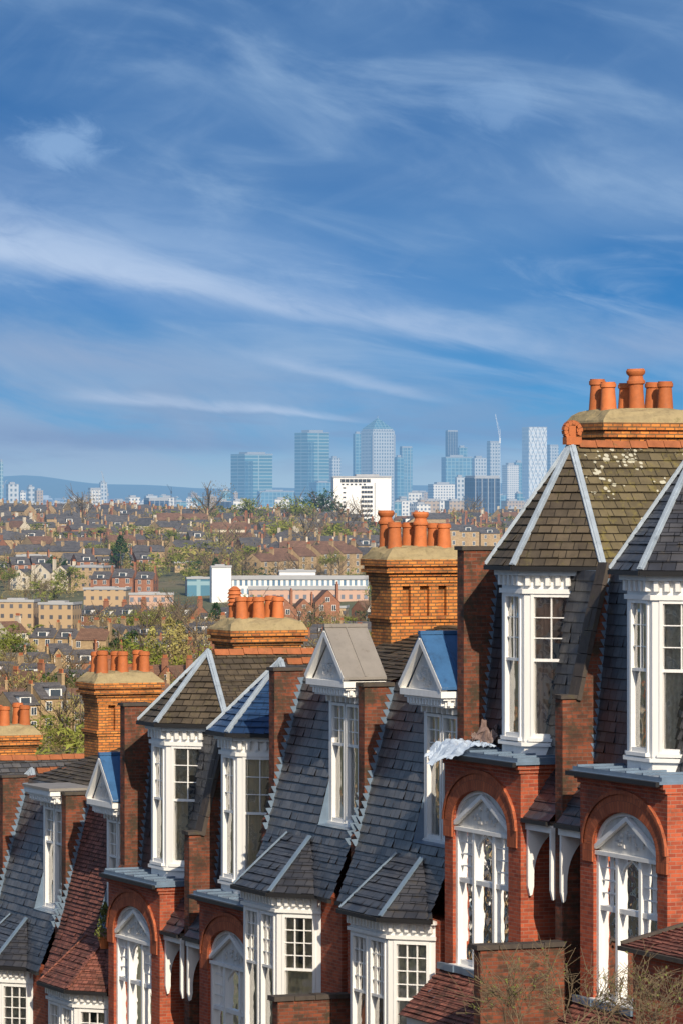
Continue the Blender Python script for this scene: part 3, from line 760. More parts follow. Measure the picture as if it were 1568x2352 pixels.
pl='plain'; ta='tall'; lo='louver'
hA,locA=house_turret(0,-1,'red brick terraced house with blue-black slate turret roof',curt='lace',slate='slatedark')
hB,locB=house_turret(0,1,'red brick terraced house with mossy slate turret and tall chimney',roofm='slatewarm',slate='slatefront',chim=dict(cy=-4.55,ztop=1.8,sx=1.5,ty=2.5,kinds=(pl,ta,pl,pl,pl,pl),pc=-4.25,ps=.66),ridge_fin=True,curt='curtain2')
house_gable(1,-1,'terraced house with pedimented dormer roofed in sky-tinted sheet',dormer=(3.1,5.0),roofd='skylead')
house_gable(1,1,'terraced house with pedimented dormer and slate-roofed bay',chim=dict(cy=-3.85,ztop=.88,kinds=(pl,ta,pl,pl,pl,ta)))
hE,locE=house_turret(2,-1,'red brick terraced house with new deep blue slate turret',slate='slatenew',zr=.15,ts=-.95)
house_turret(2,1,'red brick terraced house with weathered slate turret beside chimney',slate='slatefront',roofm='slatefront',zr=.2,chim=dict(cy=-3.95,ztop=1.0,sx=1.3,ty=1.8,ps=.53,pc=-3.9,kinds=(pl,pl,pl,pl,pl,lo)))
house_gable(3,-1,'terraced house with small pale pedimented dormer and tiled slopes',dormer=(3.0,4.7),low='tile',slate='tile',roofd='skylead')
house_gable(3,1,'terraced house with flat-topped white dormer beside chimney',dormer=(.3,2.2),flat=True,chim=dict(cy=-3.75,ztop=.9,kinds=(pl,)*6))
house_turret(4,-1,'red brick terraced house with slate turret at the bottom',zr=.1)
house_turret(4,1,'red brick end house with orange brick chimney',zr=.1,chim=dict(cy=-3.45,ztop=1.0,kinds=(pl,)*6))

mb=MB(-1); mb.box(.172,.24,-.62,-.42,-10.2,-9.72); mb.hexa([(.17,-.60,-9.72),(.235,-.60,-9.72),(.235,-.44,-9.72),(.17,-.44,-9.72),(.17,-.57,-9.64),(.2,-.57,-9.64),(.2,-.47,-9.64),(.17,-.47,-9.64)])
mb.make('alarm_box',['yellow'],hA,locA)
mb=MB(-1); mb.box(5.0,5.2,.31,.4,-9.6,-9.1); mb.make('alarm_box',['white'],hE,locE)

def crumple(name,mat,cx,cy,z,rx,ry,amp,label,cat,drop=0):
    n=34; vs=[]; fs=[]
    for j in range(n):
        for i in range(n):
            u=i/(n-1)*2-1; v=j/(n-1)*2-1
            x=cx+u*rx*(1+.25*math.sin(3*v+1))+.03*math.sin(17*v); y=cy+v*ry*(1+.2*math.cos(4*u))+.04*math.sin(14*u)
            k=max(0,1-(u*u+v*v)*.6)
            zz=z+amp*k*(.5+.5*math.sin(5*u+2*v)*math.cos(4*v-u))+R.uniform(-.012,.012)+.028*math.sin(13*u+7*v)+.02*math.sin(21*v-9*u)
            if y>.42: zz-= (y-.42)*drop
            vs.append((x,y,zz))
    for j in range(n-1):
        for i in range(n-1): a=j*n+i; fs.append((a,a+1,a+1+n,a+n))
    me=bpy.data.meshes.new(name); me.from_pydata(vs,[],fs); me.materials.append(M[mat])
    o=bpy.data.objects.new(name,me); COL.objects.link(o); o.matrix_world=frame(PP[0],0); o['label']=label; o['category']=cat
crumple('plastic_sheet','plastic',4.5,.25,-5.38,.75,.65,.12,'crumpled translucent plastic sheet draped over the lead ledge','plastic sheet',.7)
crumple('cloth','cloth',4.6,-.40,-5.36,.35,.3,.55,'bundled brown patterned cloth on the lead ledge','cloth')
pe=empty('potted_plant',frame(PP[3],LV[3],-4.6,.3)@Matrix.Translation((0,0,-5.9)),'small conifer in a terracotta pot on the roof ledge','potted plant')
mb=MB(); mb.lathe(0,0,[(0,-.02),(.12,-.02),(.17,.25),(.18,.25),(.18,.29),(0,.29)],14); mb.make('pot',['terra'],pe)
mb=MB()
for k in range(600):
    z=R.random(); r_=.28*(1-z)**.7*R.uniform(.5,1); a=R.random()*6.28
    c=Vector((r_*math.cos(a),r_*math.sin(a),.25+z*.95)); s_=.05
    v=[c+Vector((R.uniform(-s_,s_),R.uniform(-s_,s_),R.uniform(-s_,s_))) for _ in range(3)]; mb.poly(v)
mb.make('foliage',['nearleaf'],pe)

ob=empty('outbuilding',Matrix.Translation((5.35,80,-13.05))@Matrix.Rotation(math.atan2(U.y,U.x),4,'Z'),'small red brick outbuilding with brown tile roof','outbuilding')
mb=MB(); mb.box(-4.5,0,-3.5,0,-1,4.75); mb.make('wall',['brick'],ob)
mb=MB(); mb.slates((.2,.15,4.7),(-4.7,.15,4.7),(-4.4,-1.5,5.2),(-.35,-1.5,5.2),.12); mb.slates((.2,-3.6,4.7),(.2,.15,4.7),(-.35,-1.5,5.2),(-.35,-1.6,5.2),.12); mb.make('roof',['tile'],ob)
mb=MB(); mb.beam((.2,.15,4.75),(-.35,-1.5,5.25),.1,.06); mb.beam((.22,.17,4.66),(-4.7,.17,4.66),.09,.08); mb.beam((-.35,-1.5,5.25),(-4.4,-1.5,5.25),.14,.08); mb.make('ridge',['coping'],ob)

sh=empty('shrub',Matrix.Translation((4.1,72,-10.6)),'twiggy shrub with sparse green leaves','shrub')
tw=MB(); lf=MB()
def twig(p,d,l,r,dep):
    q=p+d*l; tw.beam(p,q,r,r)
    if dep<=1 and R.random()<.6:
        c=p.lerp(q,R.random()); v=[c+Vector([R.uniform(-.035,.035) for _ in range(3)]) for _ in range(3)]; lf.poly(v)
    if dep==0: return
    for _ in range(R.choice([2,3,3])):
        nd=(d+Vector((R.uniform(-.9,.9),R.uniform(-.5,.5),R.uniform(-.5,.35)))).normalized(); twig(p.lerp(q,R.uniform(.5,1)),nd,l*R.uniform(.65,.95),max(.006,r*.6),dep-1)
for k in range(7):
    twig(Vector((-1.3+k*.5,R.uniform(-.4,.4),.75)),Vector((R.uniform(-.7,.7),0,1)).normalized(),.74,.03,5)
tw.make('stems',['twig'],sh); lf.make('leaves',['nearleaf'],sh)

# ------------------------------------------------------------------ distant houses (meshes)
def midhouse(name,w,d,h,rise,wall,roof,style,floors=2,white=False):
    mb=MB(); mats=[wall,roof,'mwhite','mwin','mpot','mrS']
    mb.box(-w/2,w/2,-d/2,d/2,-6,h,0)
    e=.35
    if style!='front':
        mb.poly([(-w/2-.05,-d/2-e,h-.1),(w/2+.05,-d/2-e,h-.1),(w/2+.05,0,h+rise),(-w/2-.05,0,h+rise)],1)
        mb.poly([(w/2+.05,d/2+e,h-.1),(-w/2-.05,d/2+e,h-.1),(-w/2-.05,0,h+rise),(w/2+.05,0,h+rise)],1)
        for sx in (-1,1): mb.poly([(sx*w/2,-d/2,h),(sx*w/2,d/2,h),(sx*w/2,0,h+rise-.1)],0)
    else:
        for sx in (-1,1): mb.poly([(sx*(w/2+e),-d/2-.2,h-.15),(sx*(w/2+e),d/2,h-.15),(0,d/2,h+rise),(0,-d/2-.2,h+rise)],1)
        mb.poly([(-w/2,-d/2,h),(w/2,-d/2,h),(0,-d/2,h+rise-.1)],0)
        mb.poly([(-w/2,d/2,h),(w/2,d/2,h),(0,d/2,h+rise-.1)],0)
    fh=h/floors
    def win(xc,zc,ww,hh,y=-d/2):
        mb.box(xc-ww/2-.1,xc+ww/2+.1,y-.06,y,zc-hh/2-.1,zc+hh/2+.1,2); mb.box(xc-ww/2,xc+ww/2,y-.09,y-.05,zc-hh/2,zc+hh/2,3)
        mb.box(xc-.04,xc+.04,y-.12,y-.08,zc-hh/2,zc+hh/2,2)
    for f in range(floors):
        z=fh*(f+.55)
        if style=='bay' :
            if f==0: mb.box(-w/2+.5,-w/2+3.1,-d/2-.9,-d/2,-2,h*.96,2 if white else 0)
            win(-w/2+1.8,z,2.0,1.5,-d/2-.9); win(w/2-1.6,z,1.1,1.5)
        else:
            for xc in (-w/4,w/4): win(xc,z,1.2,1.6)
        for sx in (-1,1):
            for yy in (-d/5,d/5):
                mb.box(sx*w/2-.05,sx*w/2+.05,yy-.5,yy+.5,z-.8,z+.8,3)
    if style=='bay':
        mb.poly([(-w/2+.3,-d/2-1.1,h*.96),(-w/2+3.3,-d/2-1.1,h*.96),(-w/2+1.8,-d/2-1.1,h+rise*.55)],2 if white else 0)
        for sx in (-1,1): mb.poly([(-w/2+1.8+sx*1.6,-d/2-1.2,h*.95),(-w/2+1.8+sx*1.6,-d/4,h*.95+.6),(-w/2+1.8,-d/4+1,h+rise*.6),(-w/2+1.8,-d/2-1.2,h+rise*.6)],1)
    if style=='dorm':
        mb.box(-1.4,1.4,-d/2+.6,-d/4+1.5,h,h+1.9,2); mb.box(-1.1,1.1,-d/2+.55,-d/2+.6,h+.4,h+1.6,3); mb.box(-1.6,1.6,-d/2+.3,-d/4+1.5,h+1.9,h+2.1,5)
    if style=='front':
        win(0,h+rise*.25,1.2,1.2)
    cxx=w/2-.2
    mb.box(cxx-.35,cxx+.35,-1.0,1.0,h-1,h+rise+1.5,0); mb.box(cxx-.45,cxx+.45,-1.1,1.1,h+rise+1.5,h+rise+1.7,0)
    for k in range(4): mb.box(cxx-.15,cxx+.15,-.8+k*.45,-.5+k*.45,h+rise+1.7,h+rise+2.5,4)
    o=mb.make(name,mats); me=o.data; bpy.data.objects.remove(o); return me
HM=[(midhouse('house',7,9,6.5,3.2,'mwR','mrT','bay',white=True),'red brick house with white bay and brown tiled roof',7),
    (midhouse('house',6.5,9,7.5,2.8,'mwY','mrS','bay',3),'yellow brick house with bay and slate roof',6.5),
    (midhouse('house',7.5,9,6,3.6,'mwW','mrT','plain'),'cream rendered house with tiled roof',7.5),
    (midhouse('house',8,10,6,3.2,'mwR','mrS','dorm'),'red brick house with white dormer in slate roof',8),
    (midhouse('house',8,9,7,3.8,'mwR','mrT','front'),'red brick gable-fronted tiled house',8),
    (midhouse('house',7,10,9.5,2.8,'mwY','mrS','dorm',3),'tall yellow brick house with dormer',7),
    (midhouse('house',9,9,6.5,3.4,'mwW','mrS','front'),'white gable-fronted house with slate roof',9),
    (midhouse('house',12,9,8.5,3.2,'mwY','mrT','plain',3),'broad tan brick villa with tiled roof',12),
    (midhouse('house',7,9,6.5,3.2,'mwR','mrS','plain'),'plain red brick house with slate roof',7),
    (midhouse('house',11,10,7.5,3.0,'mwY','mrS','dorm'),'wide tan villa with grey slate roof',11)]
hpos=[]
hc=0
rowsY=[960,1015,1075,1140,1210,1290,1370,1455,1550,1850,1940,2040,2150,2270,2390,2500]
RESV=[(175,860,1640,1800),(0,200,1490,1560),(730,920,2550,2800)]
BL=[(30,120,1275,1980,'ystock',.2),(300,345,1268,2150,'cBeige',-.3),(395,470,1290,1960,'ystock',.15),(640,700,1262,2250,'cBeige',-.2),(560,612,1428,1560,'cBeige',.3),(690,800,1392,1620,'ystock',-.1),(100,150,1236,2400,'cWhite',.2),(225,290,1445,1480,'cWhite',.2),(20,80,1480,1390,'cBeige',-.2),(730,830,1440,1480,'cBeige',.25)]
for b_ in BL: RESV.append((b_[0],b_[1],b_[3]-10,b_[3]+20))
K1=[0,0,1,1,3,3,4,5,8,8,2,9]; K2=[1,1,3,5,5,7,7,9,8,4,3,6,5]
for ri,Y0 in enumerate(rowsY):
    px=-60+R.uniform(0,60); seg=0; pmax=900 if Y0<2200 else 1180
    if Y0<1180: pmax=330
    far=Y0>1800
    yo=0; ang=0; kind=0
    while px<pmax and hc<286:
        if seg<=0:
            px+=R.uniform(10,60) if not far else R.uniform(10,80)
            seg=R.randint(3,9) if not far else R.randint(2,7)
            ang=R.uniform(-.9,.9) if not far else R.uniform(-1.0,1.0); yo=R.uniform(-34,34)
            kind=R.choice(K1 if not far else K2)
        if R.random()<.2: kind=R.choice(K2); ang+=R.uniform(-.1,.1)
        Y=Y0+yo; bad=any(a-30<px<b+20 and c-20<Y<d_+20 for a,b,c,d_ in RESV)
        me,lb,hw_=HM[kind]
        if not bad:
            X=wx(px,Y)
            o=bpy.data.objects.new('house',me); COL.objects.link(o)
            s_=R.uniform(.9,1.15)
            o.location=(X,Y,terz(X,Y)+R.uniform(-.4,.4)); o.rotation_euler=(0,0,ang); o.scale=(s_,s_,s_*R.uniform(.9,1.1))
            o['label']=lb; o['category']='house'; o['group']='houses on the hillside beyond the terrace'
            hpos.append((X,Y)); hc+=1
        st_=(hw_+.3)*(1.0 if not far else R.uniform(1.0,1.2))
        yo+=math.sin(ang)*st_; px+=st_*max(.45,math.cos(ang))*F/Y0; seg-=1
mb=MB()
for k in range(260):
    Y=R.uniform(1960,2800); px=R.uniform(-30,1250 if Y>2350 else 880); X=wx(px,Y)
    if any(a-20<px<b+20 and c-20<Y<d_+20 for a,b,c,d_ in RESV): continue
    if min((hx-X)**2+(hy-Y)**2 for hx,hy in hpos)<150: continue
    hpos.append((X,Y)); z0=terz(X,Y)-3; w_=R.uniform(8,26); d_=9; h=R.uniform(9,13); rs_=R.uniform(2.5,3.8); an=R.uniform(-.8,.8)
    wm=R.choice([0,0,0,1,1,2,0]); rm=R.choice([3,3,3,4]); ca,sa=math.cos(an),math.sin(an)
    def T(x,y,z): return (X+x*ca-y*sa,Y+x*sa+y*ca,z0+z)
    a=[T(-w_/2,-d_/2,0),T(w_/2,-d_/2,0),T(w_/2,d_/2,0),T(-w_/2,d_/2,0),T(-w_/2,-d_/2,h),T(w_/2,-d_/2,h),T(w_/2,d_/2,h),T(-w_/2,d_/2,h)]
    mb.hexa(a,wm); r0,r1=T(-w_/2,0,h+rs_),T(w_/2,0,h+rs_)
    mb.poly([T(-w_/2-.2,-d_/2-.4,h-.1),T(w_/2+.2,-d_/2-.4,h-.1),r1,r0],rm); mb.poly([T(w_/2+.2,d_/2+.4,h-.1),T(-w_/2-.2,d_/2+.4,h-.1),r0,r1],rm)
    mb.poly([a[4],a[7],r0],wm); mb.poly([a[5],a[6],r1],wm)
    for f in range(2):
        for i in range(int(w_/2.6)):
            x=-w_/2+1.3+i*2.6; zz=4.2+f*3; mb.poly([T(x-.6,-d_/2-.06,zz),T(x+.6,-d_/2-.06,zz),T(x+.6,-d_/2-.06,zz+1.6),T(x-.6,-d_/2-.06,zz+1.6)],6)
    for cx_ in ([w_/2-.6] if w_<14 else [w_/2-.6,-w_/2+.6,0]):
        c=[T(cx_-.4,-.8,h),T(cx_+.4,-.8,h),T(cx_+.4,.8,h),T(cx_-.4,.8,h),T(cx_-.4,-.8,h+rs_+1.8),T(cx_+.4,-.8,h+rs_+1.8),T(cx_+.4,.8,h+rs_+1.8),T(cx_-.4,.8,h+rs_+1.8)]; mb.hexa(c,wm)
o=mb.make('distant_houses',['mwY','mwR','mwW','mrS','mrT','mwhite','mwin']); o['kind']='stuff'; o['label']='crowd of small brick and rendered houses on the ridge'; o['category']='houses'
for k in range(10):
    me,lb,_=HM[(9,2,1)[k%3]]
    s_=-22+k*9.8
    o=bpy.data.objects.new('house',me); COL.objects.link(o)
    p=Vector((4.5,88.5,0))+U*s_+Nn*29
    o.matrix_world=Matrix.Translation((p.x,p.y,float(np.interp(p.y,PY,PZ))))@Matrix.Rotation(math.atan2(U.y,U.x),4,'Z')@Matrix.Scale(1.15,4)
    o['label']=lb; o['category']='house'; o['group']='houses across the street'

def bldg(name,px0,px1,ytop,Y,matn,label,cat,rot=0.,depth=None,base=None,extra=None):
    W=(px1-px0)/F*Y; c_,s_=abs(math.cos(rot)),abs(math.sin(rot))
    if depth is None: w=W/(c_+s_); d=w
    else: d=depth; w=max(2,(W-d*s_)/c_)
    X=wx((px0+px1)/2,Y); zt=wz(ytop,Y); zb=terz(X,Y)-3 if base is None else base
    h=zt-zb
    mb=MB(); mb.box(-w/2,w/2,-d/2,d/2,0,h,0)
    mats=[matn,'mgrey','mdark','mwhite','cGlassBlue']
    if extra: extra(mb,w,d,h)
    else:
        mb.box(-w*.3,w*.2,-d*.25,d*.25,h,h+min(h*.04,5),1)
    t=max(.3,w*.01)
    mb.box(-w/2-t,w/2+t,-d/2-t,-d/2,h-t*2,h+t,1); mb.box(w/2,w/2+t,-d/2,d/2+t,h-t*2,h+t,1)
    if len(label.split())<4: label+=' with regular window rows'
    o=mb.make(name,mats,None,(X,Y,zb)); o.rotation_euler=(0,0,rot); o['label']=label; o['category']=cat
    return o
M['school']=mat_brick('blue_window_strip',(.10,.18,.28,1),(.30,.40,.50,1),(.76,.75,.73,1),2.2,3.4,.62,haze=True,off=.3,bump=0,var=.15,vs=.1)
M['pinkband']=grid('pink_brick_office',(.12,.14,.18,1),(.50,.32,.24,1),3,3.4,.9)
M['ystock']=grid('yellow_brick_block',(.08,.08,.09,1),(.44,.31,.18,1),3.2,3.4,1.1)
bldg('school_building',530,845,1324,1765,'school','long low modern white building with small windows','school',rot=.05,depth=14)
bldg('school_building',425,484,1326,1790,'cGlassBlue','low office wing with blue windows','school',rot=.12,depth=10)
bldg('school_building',570,845,1348,1725,'pinkband','low pink brick wing with window rows','school',rot=.05,depth=12)
bldg('stair_tower',482,532,1300,1742,'mwhite','plain white stair tower','tower',rot=.15,depth=7)
bldg('school_building',640,725,1310,1785,'mwhite','white plant room block on a flat roof','building',rot=.05,depth=10)
bldg('brick_block',195,300,1350,1700,'ystock','long flat-roofed yellow brick building','building',rot=-.1,depth=14)
bldg('brick_block',296,400,1362,1680,'pinkband','low flat-roofed tan brick wing','building',rot=.05,depth=12)
bldg('apartment_block',165,262,1300,1850,'ystock','yellow brick apartment block','apartments',rot=-.3)
bldg('mansion_block',0,90,1378,1520,'ystock','tall yellow brick mansion flats','apartments',rot=-.12,depth=12)
bldg('mansion_block',92,186,1384,1512,'ystock','tall yellow brick mansion flats','apartments',rot=-.2,depth=12)
for (a,b,yt,Y,mt,rot) in BL: bldg('apartment_block',a,b,yt,Y,mt,'flat-roofed apartment block among the houses','apartments',rot=rot,depth=11)
def hotel(mb,w,d,h):
    for k in range(10):
        z=h*.10+k*h*.078
        mb.box(-w*.02,w*.175,-d/2-.2,-d/2,z,z+h*.042,2)
        for j in range(1,4): mb.box(-w*.02+j*w*.049-w*.004,-w*.02+j*w*.049+w*.004,-d/2-.25,-d/2-.2,z,z+h*.042,1)
        mb.box(-w*.34,-w*.29,-d/2-.2,-d/2,z,z+h*.022,2)
    mb.box(-w*.38,w*.14,-d/2-.22,-d/2,h*.905,h*.96,2)
    for k in range(1,7): mb.box(-w*.38+k*w*.074,-w*.374+k*w*.074,-d/2-.3,-d/2-.22,h*.905,h*.96,3)
    for k in range(6): mb.box(-w*.36+k*w*.075,-w*.32+k*w*.075,-d/2-.22,-d/2,h*.86,h*.885,2)
    mb.box(w*.21,w*.225,-d/2-.24,-d/2,h*.08,h*.9,1)
    mb.box(-w*.1,w*.3,-d*.3,d*.3,h,h+1.5,1)
bldg('tower_block',760,897,1095,2680,'mwhite','white rendered tower block with dark window slots','tower block',rot=.12,depth=14,extra=hotel)

Y=1950; X=wx(14,Y); zb=terz(X,Y); ch=MB()
ch.box(-2.2,2.2,-2.2,2.2,-3,wz(1340,Y)-zb,0); ht=wz(1340,Y)-zb; tip=wz(1278,Y)-zb
for k in range(8):
    a=math.pi/4*k+.39; b=a+math.pi/4; ch.poly([(2.3*math.cos(a),2.3*math.sin(a),ht),(2.3*math.cos(b),2.3*math.sin(b),ht),(0,0,tip)],0)
for sx,sy in ((-1,-1),(1,-1),(1,1),(-1,1)): ch.poly([(sx*2.2,sy*2.2,ht),(sx*1.3,sy*2.2,ht),(sx*1.8,sy*1.8,ht+3)],0)
ch.box(-.6,.6,-2.3,-2.2,ht-4,ht-1,1)
ch.box(-5,5,2.2,22,-3,ht*.45,0); ch.poly([(-5.3,2.2,ht*.45),(-5.3,22,ht*.45),(0,22,ht*.8),(0,2.2,ht*.8)],2); ch.poly([(5.3,2.2,ht*.45),(5.3,22,ht*.45),(0,22,ht*.8),(0,2.2,ht*.8)],2)
o=ch.make('church',['mwY','mdark','mrS'],None,(X,Y,zb)); o['label']='stone church with a slender octagonal spire'; o['category']='church'

# ------------------------------------------------------------------ city
def pyramid(mb,w,d,h):
    e=w*.04
    mb.box(-w/2+e,w/2-e,-d/2+e,d/2-e,h,h+w*.08,0)
    t=h+w*.08; a=w/2-e
    P4=[(-a,-a),(a,-a),(a,a),(-a,a)]
    for k in range(4):
        p=P4[k]; q=P4[(k+1)%4]; mb.poly([(p[0],p[1],t),(q[0],q[1],t),(0,0,t+w*.46)],4)
    mb.beam((0,0,t+w*.44),(0,0,t+w*.54),1,1,1)
    for sx in (-1,1):
        mb.box(sx*w/2-w*.03,sx*w/2+w*.03,-d/2-w*.02,-d/2+w*.05,0,h*.96,1)
def lattice(mb,w,d,h):
    n=8; m_=4
    for k in range(n):
        z0=h*k/n; z1=h*(k+1)/n
        for j in range(m_):
            x0=-w/2+w*j/m_; x1=-w/2+w*(j+1)/m_; xm=(x0+x1)/2
            for (a,b) in ((x0,xm),(x1,xm)):
                mb.beam((a,-d/2-.4,z0),(b,-d/2-.4,(z0+z1)/2),1.1,.8,1); mb.beam((b,-d/2-.4,(z0+z1)/2),(a,-d/2-.4,z1),1.1,.8,1)
                mb.beam((w/2+.4,a,z0),(w/2+.4,b,(z0+z1)/2),1.1,.8,1); mb.beam((w/2+.4,b,(z0+z1)/2),(w/2+.4,a,z1),1.1,.8,1)
def roofbox(mb,w,d,h):
    mb.box(-w*.3,w*.35,-d*.3,d*.3,h,h+h*.03,1); mb.box(-w/2,-w*.2,-d/2,-d*.45,h*.1,h*.9,4)
def crown(mb,w,d,h):
    mb.box(-w*.48,w*.48,-d*.48,d*.48,h,h+3,1)
    for k in range(4): mb.box(-w/2+w*(k+.1)/4,-w/2+w*(k+.2)/4,-d/2-.8,-d/2,0,h,1)
city=[(530,626,1043,10300,'cGlassTeal',.5,roofbox,'blue-green glass office tower'),
(677,756,994,10500,'cGlassTeal',.55,roofbox,'tall glass office tower'),
(810,832,996,10700,'cGlassBlue',.3,None,'slim blue glass tower beside a pyramid-topped skyscraper'),
(828,905,990,10450,'cSteel',.5,pyramid,'steel-clad skyscraper with a pyramid roof'),
(905,926,1050,10300,'cGlassBlue',.4,None,'pale blue glass tower'),
(917,946,1028,10800,'cGlassBlue',.2,crown,'slim glass residential tower'),
(755,782,1052,10900,'cSteel',.4,None,'grey office tower'),
(1022,1050,991,10600,'cGlassDark',.2,crown,'slender dark glass tower'),
(1013,1082,1050,10200,'cGlassBlue',.15,None,'broad blue glass office block'),
(1048,1072,1028,10900,'cGlassBlue',.3,None,'blue glass tower'),
(1080,1116,1052,10300,'cSteel',.3,None,'pale office block'),
(1117,1146,1016,10500,'cSteel',.3,crown,'unfinished residential tower'),
(1152,1190,1068,10000,'cWhite',.4,None,'white stepped tower block'),
(1178,1202,1062,10700,'cGlassBlue',.3,None,'hazy glass block'),
(1198,1254,981,10300,'cPale',.32,lattice,'tall white tower with diamond lattice facade'),
(1255,1281,1024,10800,'cSteel',.3,crown,'grey residential tower'),
(590,676,1128,9800,'cGlassBlue',.1,None,'low wide glass office block'),
(710,770,1108,9900,'cGlassBlue',.4,None,'glass office block'),
(944,990,1130,9000,'cBeige',.3,None,'low brick building'),
(982,1050,1112,7800,'cWhite',.2,None,'white apartment block'),
(1044,1066,1096,7600,'cSteel',.2,None,'grey concrete core block'),
(1066,1146,1098,5600,'cGlassDark',.35,crown,'dark glass office tower with curved corner'),
(330,389,1149,5200,'cGlassDark',.3,crown,'navy blue clad tower block'),
(495,532,1151,5000,'cGlassDark',.3,None,'navy block'),
(526,573,1150,5050,'cWhite',.3,None,'white and grey apartment block'),
(288,323,1142,6000,'cWhite',.4,None,'white residential tower block'),
(202,232,1125,6500,'cWhite',.3,crown,'cream residential tower block'),
(228,247,1108,9000,'cSteel',.3,None,'far office tower'),
(14,44,1112,7000,'cSteel',.3,None,'pale tower block'),
(44,60,1130,7000,'cWhite',.3,None,'white tower block'),
(62,80,1118,7500,'cSteel',.4,None,'pale grey tower block'),
(80,100,1126,7200,'cBeige',.4,None,'cream tower block'),
(0,8,1060,9500,'cGlassTeal',.3,None,'slim glass tower'),
(150,198,1155,5600,'cBeige',.3,None,'brown brick apartment block'),
(118,150,1160,6500,'cWhite',.3,None,'low white block'),
(420,455,1155,7000,'cWhite',.3,None,'white block'),
(455,490,1178,5400,'cBeige',.3,None,'beige block'),
(575,600,1168,5600,'cSteel',.3,None,'grey block'),
(672,706,1162,6500,'cWhite',.3,None,'white apartment block'),
(704,762,1165,6000,'cBeige',.2,None,'pink-brown apartment block'),
(208,240,1165,5200,'cGlassDark',.2,None,'dark slate-coloured block'),
(1150,1200,1150,6500,'cBeige',.3,None,'low brick block'),
(1020,1064,1150,5400,'cBeige',.3,None,'low office block'),
(905,945,1150,6000,'cWhite',.3,None,'low white block')]
for (a,b,yt,Y,mt,rot,ex,lb) in city:
    bldg('skyscraper' if Y>9500 and yt<1070 else 'office_block',a,b,yt,Y,mt,lb,'skyscraper' if yt<1070 else 'building',rot=rot,extra=ex)
cm=['cWhite','cBeige','cSteel','cGlassBlue','cWhite','cBeige']
for k in range(170):
    Y=R.uniform(4600,11000); a=R.uniform(-10,1230); wd=R.uniform(12,44)*6500/Y
    yt=R.uniform(1142,1182) if R.random()<.85 else R.uniform(1126,1150)
    bldg('office_block',a,a+wd,yt,Y,R.choice(cm),'mid-rise city block with window grid','building',rot=R.uniform(-.2,.6))
mb=MB()
for k in range(3600):
    Y=R.uniform(5500,19000); X=wx(R.uniform(-60,1640),Y); zb=terz(X,Y)-2
    s_=R.uniform(10,45); h=R.uniform(5,12) if R.random()<.88 else R.uniform(12,36); mt=R.choice([0,1,1,2,3,3,4])
    z0,z1=zb,zb+h; x0,x1,y0,y1=X-s_/2,X+s_/2,Y-6,Y+6
    mb.poly([(x0,y0,z0),(x1,y0,z0),(x1,y0,z1),(x0,y0,z1)],mt); mb.poly([(x0,y0,z1),(x1,y0,z1),(x1,y1,z1),(x0,y1,z1)],R.choice([3,4]))
    mb.poly([(x1,y0,z0),(x1,y1,z0),(x1,y1,z1),(x1,y0,z1)],mt)
o=mb.make('distant_city',['mwhite','mwY','mwR','mgrey','mrS']); o['kind']='stuff'; o['label']='hazy mass of distant city buildings'; o['category']='city'

def crane(px,ytop,ybase,Y,jl,ja,label,mt='mwhite'):
    X=wx(px,Y); z0=wz(ybase,Y); z1=wz(ytop,Y); h=z1-z0; r=max(.5,Y*.000075)
    mb=MB()
    def truss(p,q,w):
        p=Vector(p); q=Vector(q); n=max(4,int((q-p).length/(w*2.5))); d=(q-p).normalized(); s1=d.cross(Vector((0,1,0))).normalized()*w/2; s2=Vector((0,w/2,0))
        for a in (s1+s2,s1-s2,-s1+s2,-s1-s2): mb.beam(p+a,q+a,r*.35,r*.35)
        for k in range(n):
            a=p.lerp(q,k/n); b=p.lerp(q,(k+1)/n); mb.beam(a+s1,b-s1,r*.3,r*.3)
    truss((0,0,0),(0,0,h*.7),r*2.2)
    j=Vector((math.cos(ja),0,math.sin(ja)))*jl*Y/F
    truss((0,0,h*.7),tuple(Vector((0,0,h*.7))+j),r*1.8)
    mb.beam((0,0,h*.7),(-j.x*.25-2*r,0,h*.72),r*2,r*2); mb.box(-r*2,r*2,-r*2,r*2,h*.66,h*.72)
    mb.beam((0,0,h*.82),tuple(Vector((0,0,h*.7))+j*.8),r*.3,r*.3); mb.beam((0,0,h*.7),(0,0,h*.82),r,r)
    o=mb.make('tower_crane',[mt],None,(X,Y,z0)); o['label']=label; o['category']='crane'
crane(1147,950,1150,8200,60,math.radians(100),'white luffing tower crane beside a skyscraper')
crane(248,1105,1206,4800,55,math.radians(105),'pale lattice crane above the roofs','mgrey')
crane(394,1100,1200,5600,20,math.radians(120),'small dark tower crane','mdark')
crane(487,1140,1200,5000,20,math.radians(115),'small crane by an apartment block','mgrey')
crane(8,1090,1180,6800,18,math.radians(60),'pale lattice tower crane','mgrey')

